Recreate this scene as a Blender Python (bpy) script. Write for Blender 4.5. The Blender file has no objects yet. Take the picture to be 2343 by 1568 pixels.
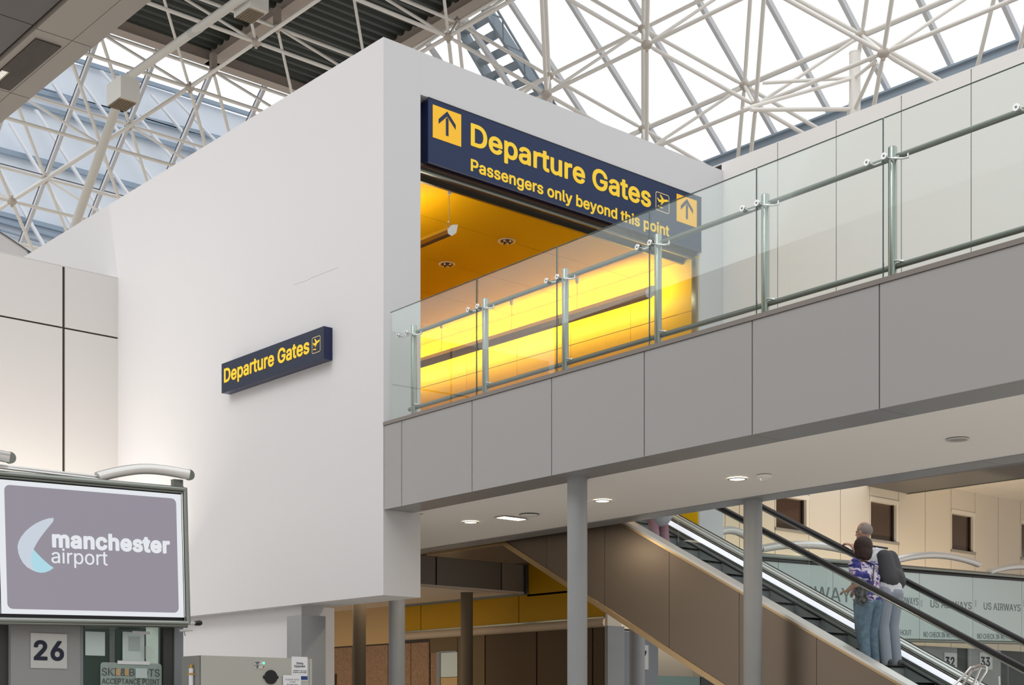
import bpy, bmesh, math, random
from mathutils import Vector as V, Matrix
random.seed(7)
sc = bpy.context.scene
col = sc.collection

# ------------------------------------------------------------------ camera
# level shift-lens camera at eye height; X runs along the gate opening, Y runs back along the tall white wall
CX, YH, FP = 1171.5, 1640.0, 3219.0
EYE = V((0.0, 0.0, 1.6))
RT = V((.7503, -.6611, 0)).normalized()
FW = V((.6611, .7503, 0)).normalized()
UP = V((0, 0, 1))
cd = bpy.data.cameras.new('camera')
cam = bpy.data.objects.new('camera', cd)
col.objects.link(cam)
cam.location = EYE
cam.matrix_world = Matrix((( RT.x, UP.x, -FW.x, EYE.x), (RT.y, UP.y, -FW.y, EYE.y), (RT.z, UP.z, -FW.z, EYE.z), (0, 0, 0, 1)))
cd.sensor_width = 36.0
cd.sensor_fit = 'HORIZONTAL'
cd.lens = 36.0 * FP / 2343.0
cd.shift_x = (2343 / 2 - CX) / 2343
cd.shift_y = (YH - 784.0) / 2343.0
cd.clip_end = 400
sc.camera = cam

# ------------------------------------------------------------------ world, exposure
w = bpy.data.worlds.new('world'); sc.world = w; w.use_nodes = True
nt = w.node_tree; nt.nodes.clear()
out = nt.nodes.new('ShaderNodeOutputWorld'); bg = nt.nodes.new('ShaderNodeBackground')
tc = nt.nodes.new('ShaderNodeTexCoord'); sp = nt.nodes.new('ShaderNodeSeparateXYZ'); rp = nt.nodes.new('ShaderNodeValToRGB')
nt.links.new(tc.outputs['Generated'], sp.inputs[0]); nt.links.new(sp.outputs['Z'], rp.inputs[0])
rp.color_ramp.elements[0].position = 0.0; rp.color_ramp.elements[0].color = (.42, .40, .385, 1)
rp.color_ramp.elements[1].position = 0.38; rp.color_ramp.elements[1].color = (1, 1, 1, 1)
nt.links.new(rp.outputs[0], bg.inputs[0]); bg.inputs[1].default_value = 1.25
nt.links.new(bg.outputs[0], out.inputs[0])
vs = sc.view_settings
sc.display_settings.display_device = 'sRGB'
vs.view_transform = 'Standard'; vs.look = 'None'; vs.gamma = 1.0; vs.use_curve_mapping = False
vs.exposure = 0.0
sd = bpy.data.lights.new('sun', 'SUN'); sd.energy = 0.75; sd.angle = math.radians(25); sd.color = (1, .98, .95)
so = bpy.data.objects.new('sun', sd); col.objects.link(so); so.location = (0, 0, 40)
so.rotation_euler = V((.75, .02, -.8)).to_track_quat('-Z', 'Y').to_euler()

# ------------------------------------------------------------------ helpers
def ray(x, y): return RT * ((x - CX) / FP) + FW + UP * ((YH - y) / FP)
def atd(x, y, d): return EYE + ray(x, y) * d
def hitp(x, y, n, p):
    r = ray(x, y); return EYE + r * (n.dot(p - EYE) / n.dot(r))
def AX(b, x, y): return hitp(x, y, V((1, 0, 0)), V((b, 0, 0)))
def AY(a, x, y): return hitp(x, y, V((0, 1, 0)), V((0, a, 0)))
def AZ(z, x, y): return hitp(x, y, V((0, 0, 1)), V((0, 0, z)))
def proj(p):
    q = p - EYE; d = q.dot(FW); return CX + FP * q.dot(RT) / d, YH - FP * q.z / d, d

def lin(c):
    return tuple(((v / 255) / 12.92 if v / 255 <= .04045 else (((v / 255) + .055) / 1.055) ** 2.4) for v in c)
MATS = {}
def mat(name, rgb, rough=.6, metal=0.0, emit=0, ecol=None, bump=0, bscale=30, spec=.5, coat=0, var=0):
    m = bpy.data.materials.new(name); m.use_nodes = True
    n = m.node_tree; b = n.nodes['Principled BSDF']
    b.inputs['Base Color'].default_value = (*rgb, 1)
    b.inputs['Roughness'].default_value = rough
    b.inputs['Metallic'].default_value = metal
    b.inputs['Specular IOR Level'].default_value = spec
    if coat: b.inputs['Coat Weight'].default_value = coat; b.inputs['Coat Roughness'].default_value = .03
    if emit:
        b.inputs['Emission Color'].default_value = (*(ecol or rgb), 1); b.inputs['Emission Strength'].default_value = emit
    if bump or var:
        t = n.nodes.new('ShaderNodeTexCoord'); z = n.nodes.new('ShaderNodeTexNoise'); z.inputs['Scale'].default_value = bscale
        z.inputs['Detail'].default_value = 4
        n.links.new(t.outputs['Object'], z.inputs['Vector'])
        if bump:
            bp = n.nodes.new('ShaderNodeBump'); bp.inputs['Strength'].default_value = bump; bp.inputs['Distance'].default_value = .01
            n.links.new(z.outputs['Fac'], bp.inputs['Height']); n.links.new(bp.outputs[0], b.inputs['Normal'])
        if var:
            r = n.nodes.new('ShaderNodeValToRGB'); r.color_ramp.elements[0].position = .35; r.color_ramp.elements[1].position = .65
            r.color_ramp.elements[0].color = (*[c * (1 - var) for c in rgb], 1); r.color_ramp.elements[1].color = (*[min(1, c * (1 + var)) for c in rgb], 1)
            n.links.new(z.outputs['Fac'], r.inputs[0]); n.links.new(r.outputs[0], b.inputs['Base Color'])
    MATS[name] = m; return m
def glass(name, tint, refl=.08, rough=.0, haze=0.0, hcol=(.8, .85, .85)):
    m = bpy.data.materials.new(name); m.use_nodes = True; n = m.node_tree; n.nodes.clear()
    o = n.nodes.new('ShaderNodeOutputMaterial'); tr = n.nodes.new('ShaderNodeBsdfTransparent'); gl = n.nodes.new('ShaderNodeBsdfGlossy')
    tr.inputs[0].default_value = (*tint, 1); gl.inputs['Roughness'].default_value = rough; gl.inputs[0].default_value = (.9, .95, .95, 1)
    fr = n.nodes.new('ShaderNodeFresnel'); fr.inputs[0].default_value = 1.45
    mu = n.nodes.new('ShaderNodeMath'); mu.operation = 'MULTIPLY_ADD'; mu.inputs[1].default_value = refl * 3.6; mu.inputs[2].default_value = 0.0
    n.links.new(fr.outputs[0], mu.inputs[0])
    mx = n.nodes.new('ShaderNodeMixShader'); n.links.new(mu.outputs[0], mx.inputs[0]); n.links.new(tr.outputs[0], mx.inputs[1]); n.links.new(gl.outputs[0], mx.inputs[2])
    last = mx
    if haze:
        df = n.nodes.new('ShaderNodeBsdfDiffuse'); df.inputs[0].default_value = (*hcol, 1)
        m2 = n.nodes.new('ShaderNodeMixShader'); m2.inputs[0].default_value = haze
        n.links.new(mx.outputs[0], m2.inputs[1]); n.links.new(df.outputs[0], m2.inputs[2]); last = m2
    n.links.new(last.outputs[0], o.inputs[0]); MATS[name] = m; return m

WHITE = mat('white_plaster', (.69, .685, .70), .85, bump=.05, bscale=3)
WHITE2 = mat('white_plaster_front', (.69, .70, .725), .85, bump=.05, bscale=3)
PANEL = mat('off_white_wall_panel', (.66, .645, .635), .45)
PANEL2 = mat('pale_wall_panel', (.78, .77, .755), .45)
GAP = mat('dark_brown_joint', (.05, .035, .028), .7)
GREYP = mat('grey_fascia_panel', (.36, .355, .355), .38, metal=.15)
GREYD = mat('dark_grey_joint', (.07, .07, .075), .7)
STRIPM = mat('grey_soffit_edge', (.30, .30, .305), .35, metal=.2)
COPING = mat('brown_grey_coping', (.24, .215, .20), .4, metal=.3)
SOFFW = mat('white_soffit', (.88, .86, .83), .8)
STEEL = mat('brushed_steel', (.31, .335, .31), .27, metal=.95)
STEELD = mat('steel_rail', (.21, .225, .20), .3, metal=.95)
CHROME = mat('polished_steel', (.75, .75, .75), .15, metal=1)
COLM = mat('grey_column_paint', (.29, .30, .31), .5, var=.04, bscale=2)
COLD = mat('brown_grey_column_paint', (.14, .115, .085), .6, spec=.2)
NAVY = mat('navy_sign_face', (.024, .042, .105), .45, spec=.2)
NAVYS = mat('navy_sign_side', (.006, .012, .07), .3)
NAVY2 = mat('slate_navy_sign_face', (.03, .04, .07), .45, spec=.2)
YEL = mat('yellow_lettering', (1.0, .66, .02), .5, emit=.12)
ORG = mat('orange_yellow_panel', (1.0, .55, .012), .5, emit=.12)
PICT = mat('pale_yellow_outline', (.95, .74, .35), .5)
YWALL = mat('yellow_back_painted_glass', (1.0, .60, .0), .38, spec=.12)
YCEIL = mat('bounce_tinted_ceiling_panel', (.70, .38, .003), .5, spec=.3)  # orange of the yellow interreflection is put into this base colour
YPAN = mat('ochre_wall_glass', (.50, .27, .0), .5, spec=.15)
BRONZE = mat('dark_bronze', (.07, .035, .02), .35, metal=.3)
FRAMEW = mat('white_tube_paint', (.93, .91, .87), .45)
FRAMEN = mat('beige_node_paint', (.60, .54, .48), .5)
PIPEW = mat('white_pipe_paint', (.74, .73, .69), .4)
MULL = mat('grey_glazing_bar', (.66, .67, .70), .4)
MULLD = mat('black_gasket', (.05, .05, .06), .6)
DECK = mat('dark_green_roof_deck', (.05, .058, .052), .5, metal=.2)
BEAM = mat('taupe_roof_beam', (.46, .39, .34), .55)
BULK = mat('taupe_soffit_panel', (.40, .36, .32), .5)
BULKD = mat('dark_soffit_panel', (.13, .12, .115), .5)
LOUV = mat('dark_louvre', (.12, .10, .085), .5)
BLUEG = mat('blue_grey_steel', (.34, .42, .51), .5)
PALEB = mat('pale_blue_cladding', (.86, .91, .97), .4)
WBAR = mat('white_roof_bar', (.95, .95, .97), .4)
BLACK = mat('black_rubber', (.012, .012, .014), .38, spec=.4)
ESC = mat('bronze_steel_sheet', (.25, .20, .155), .34, metal=.85)
ESCB = mat('gold_edge_strip', (.62, .44, .24), .28, metal=.95)
ALU = mat('pale_aluminium', (.82, .81, .79), .35, metal=.6)
SKIRTL = mat('white_skirt_light', (.9, .9, 1), .4, emit=.75, ecol=(.90, .90, 1))
STEP = mat('grey_step', (.50, .56, .58), .5, metal=.3)
STEPD = mat('dark_step_riser', (.20, .22, .225), .6)
CREAM = mat('cream_wall_panel', (.72, .64, .53), .5)
CREAMF = mat('cream_frame', (.80, .73, .62), .4)
DWIN = mat('dark_brown_window_glass', (.075, .042, .028), .08, spec=.6)
CEILC = mat('cream_ceiling_tile', (.80, .72, .62), .7)
GRAN = mat('brown_granite', (.30, .185, .11), .6, spec=.2, var=.18, bscale=22)
TANW = mat('tan_wall', (.58, .40, .20), .7, spec=.2)
BROWNP = mat('brown_wall_panel', (.10, .066, .036), .6, spec=.15)
BROWNL = mat('olive_wall_panel', (.16, .115, .06), .6, spec=.15)
BULKW = mat('curved_bulkhead_white', (.52, .42, .32), .6)
FLOORM = mat('pale_terrazzo_floor', (.50, .47, .43), .35, var=.05, bscale=12)
FROST = mat('pale_green_frosted_glass', (.60, .70, .69), .2)
DESKG = mat('grey_desk_panel', (.32, .32, .32), .5)
DARKF = mat('dark_grey_frame', (.045, .045, .043), .5)
BLUEGP = mat('blue_grey_post', (.22, .235, .255), .5)
PLATE = mat('silver_plate', (.60, .60, .58), .35, metal=.2)
INKB = mat('dark_blue_ink', (.008, .012, .035), .6)
INKG = mat('dark_grey_ink', (.10, .11, .11), .6)
SCREEN = mat('lit_lavender_screen', (.14, .13, .16), .3, emit=.72, ecol=(.27, .25, .295))
SCREENW = mat('lit_white_border', (.3, .32, .35), .3, emit=.62, ecol=(.93, .96, 1))
LOGOA = mat('lit_pale_logo', (.2, .22, .26), .3, emit=.50, ecol=(.88, .98, 1.1))
LOGOB = mat('lit_sky_blue_logo', (.1, .2, .22), .3, emit=.55, ecol=(.62, 1.0, 1.15))
CAB = mat('beige_grey_cabinet', (.46, .46, .41), .5)
CABD = mat('grey_cabinet_side', (.28, .28, .265), .5)
PAPER = mat('white_paper', (.82, .83, .86), .8)
BLUEB = mat('blue_print', (.01, .05, .22), .6)
LEDG = mat('green_lamp', (.0, .7, .2), .3, emit=3, ecol=(.05, .9, .3))
LEDR = mat('brown_lamp', (.35, .12, .06), .4)
LAMP = mat('lit_lamp_warm', (1, .9, .75), .4, emit=6, ecol=(1, .86, .66))
TUBEL = mat('lit_tube', (1, .9, .7), .4, emit=16, ecol=(1, .90, .70))
GRILL = mat('warm_louvre_grid', (.48, .38, .24), .5)
GALV = mat('galvanised_tread', (.22, .28, .35), .5, metal=.2)
GEDGE = mat('dark_green_glass_edge', (.06, .10, .09), .2)
G_BAL = glass('balustrade_glass', (.955, .98, .968), .06, .0, haze=.004)
G_ESC = glass('escalator_glass', (.955, .975, .97), .05)
G_ROOF = glass('roof_glass', (.97, .98, .985), .02)
G_ROOFL = glass('tinted_roof_glass', (.93, .955, .985), .02)
G_DESK = glass('green_screen_glass', (.74, .83, .79), .10)

class MB:
    def __init__(s): s.v = []; s.f = []; s.m = []; s.sm = []; s.mats = []
    def _mi(s, m):
        if m not in s.mats: s.mats.append(m)
        return s.mats.index(m)
    def add(s, vs_, fs, m, smooth=False):
        b = len(s.v); s.v += [V(p) for p in vs_]; mi = s._mi(m)
        for f in fs: s.f.append([b + i for i in f]); s.m.append(mi); s.sm.append(smooth)
    def obox(s, o, a, b, c, m):
        o, a, b, c = V(o), V(a), V(b), V(c)
        if a.cross(b).dot(c) < 0: a, b = b, a
        p = [o, o + a, o + a + b, o + b, o + c, o + a + c, o + a + b + c, o + b + c]
        s.add(p, [(0, 3, 2, 1), (4, 5, 6, 7), (0, 1, 5, 4), (1, 2, 6, 5), (2, 3, 7, 6), (3, 0, 4, 7)], m); return s
    def box(s, x0, y0, z0, x1, y1, z1, m):
        return s.obox((min(x0, x1), min(y0, y1), min(z0, z1)), (abs(x1 - x0), 0, 0), (0, abs(y1 - y0), 0), (0, 0, abs(z1 - z0)), m)
    def prism(s, pts, n, m):          # planar polygon pushed along n
        n = V(n); k = len(pts); pts = [V(p) for p in pts]
        nn = V((0, 0, 0))
        for i in range(k): nn += pts[i].cross(pts[(i + 1) % k])
        if nn.dot(n) > 0: pts = pts[::-1]
        s.add(pts + [p + n for p in pts], [tuple(range(k)), tuple(range(2 * k - 1, k - 1, -1))] + [((i + 1) % k, i, i + k, (i + 1) % k + k) for i in range(k)], m); return s
    def tube(s, pts, r, m, seg=12, cap=True, sy=1.0):
        pts = [V(p) for p in pts]; n = len(pts); rs = r if isinstance(r, (list, tuple)) else [r] * n
        vs_ = []; t0 = (pts[1] - pts[0]).normalized()
        u = t0.cross(V((0, 0, 1)));
        if u.length < .05: u = t0.cross(V((1, 0, 0)))
        u.normalize()
        for i in range(n):
            t = ((pts[min(i + 1, n - 1)] - pts[i]).normalized() + (pts[i] - pts[max(i - 1, 0)]).normalized())
            if t.length < 1e-6: t = t0
            t.normalize(); u = (u - t * u.dot(t)).normalized(); w_ = t.cross(u)
            for k in range(seg):
                a = 2 * math.pi * k / seg; vs_.append(pts[i] + u * (math.cos(a) * rs[i]) + w_ * (math.sin(a) * rs[i] * sy))
        fs = [(i * seg + k, i * seg + (k + 1) % seg, (i + 1) * seg + (k + 1) % seg, (i + 1) * seg + k) for i in range(n - 1) for k in range(seg)]
        s.add(vs_, fs, m, True)
        if cap: s.add(vs_[:seg], [tuple(range(seg - 1, -1, -1))], m); s.add(vs_[-seg:], [tuple(range(seg))], m)
        return s
    def sph(s, c, r, m, a=10, b=7, sc_=(1, 1, 1)):
        c = V(c); vs_ = [c + V((0, 0, r * sc_[2]))]
        for i in range(1, b):
            t = math.pi * i / b
            for k in range(a):
                p = 2 * math.pi * k / a; vs_.append(c + V((r * sc_[0] * math.sin(t) * math.cos(p), r * sc_[1] * math.sin(t) * math.sin(p), r * sc_[2] * math.cos(t))))
        vs_.append(c - V((0, 0, r * sc_[2]))); fs = [(0, 1 + k, 1 + (k + 1) % a) for k in range(a)]
        for i in range(b - 2):
            for k in range(a): q = 1 + i * a; fs.append((q + k, q + a + k, q + a + (k + 1) % a, q + (k + 1) % a))
        q = 1 + (b - 2) * a; fs += [(q + k, len(vs_) - 1, q + (k + 1) % a) for k in range(a)]
        s.add(vs_, fs, m, True); return s
    def disc(s, c, n, r, h, m, seg=24, sx=1):    # short cylinder from c along n
        n = V(n).normalized(); return s.tube([V(c), V(c) + n * h], r, m, seg)
    def build(s, name, parent=None, loc=None):
        if loc is None:
            if parent is not None: loc = V(parent['_o'])
            else:
                xs = [p.x for p in s.v]; ys = [p.y for p in s.v]; loc = V(((min(xs) + max(xs)) / 2, (min(ys) + max(ys)) / 2, min(p.z for p in s.v)))
        loc = V(loc); me = bpy.data.meshes.new(name)
        me.from_pydata([tuple(p - loc) for p in s.v], [], s.f)
        for m in s.mats: me.materials.append(m)
        me.polygons.foreach_set('material_index', s.m); me.polygons.foreach_set('use_smooth', s.sm); me.update()
        o = bpy.data.objects.new(name, me); col.objects.link(o)
        if parent is not None:
            o.parent = parent; o.location = loc - V(parent['_o'])
        else: o.location = loc
        o['_o'] = tuple(loc)
        return o
def thing(name, label, cat, loc, group=None):
    o = bpy.data.objects.new(name, None); col.objects.link(o); o.location = V(loc); o['_o'] = tuple(V(loc)); o.empty_display_size = .1
    o['label'] = label; o['category'] = cat
    if group: o['group'] = group
    return o
def tag(o, label, cat, group=None, kind=None):
    o['label'] = label; o['category'] = cat
    if group: o['group'] = group
    if kind: o['kind'] = kind
    return o
def struct(o): o['kind'] = 'structure'; return o
def copy_tree(o, delta, label=None, par=None):
    c = o.copy(); col.objects.link(c)
    if par is not None: c.parent = par
    else: c.location = V(o.location) + V(delta); c['_o'] = tuple(V(o['_o']) + V(delta))
    if label: c['label'] = label
    for ch in list(o.children): copy_tree(ch, (0, 0, 0), None, c)
    return c
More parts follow.
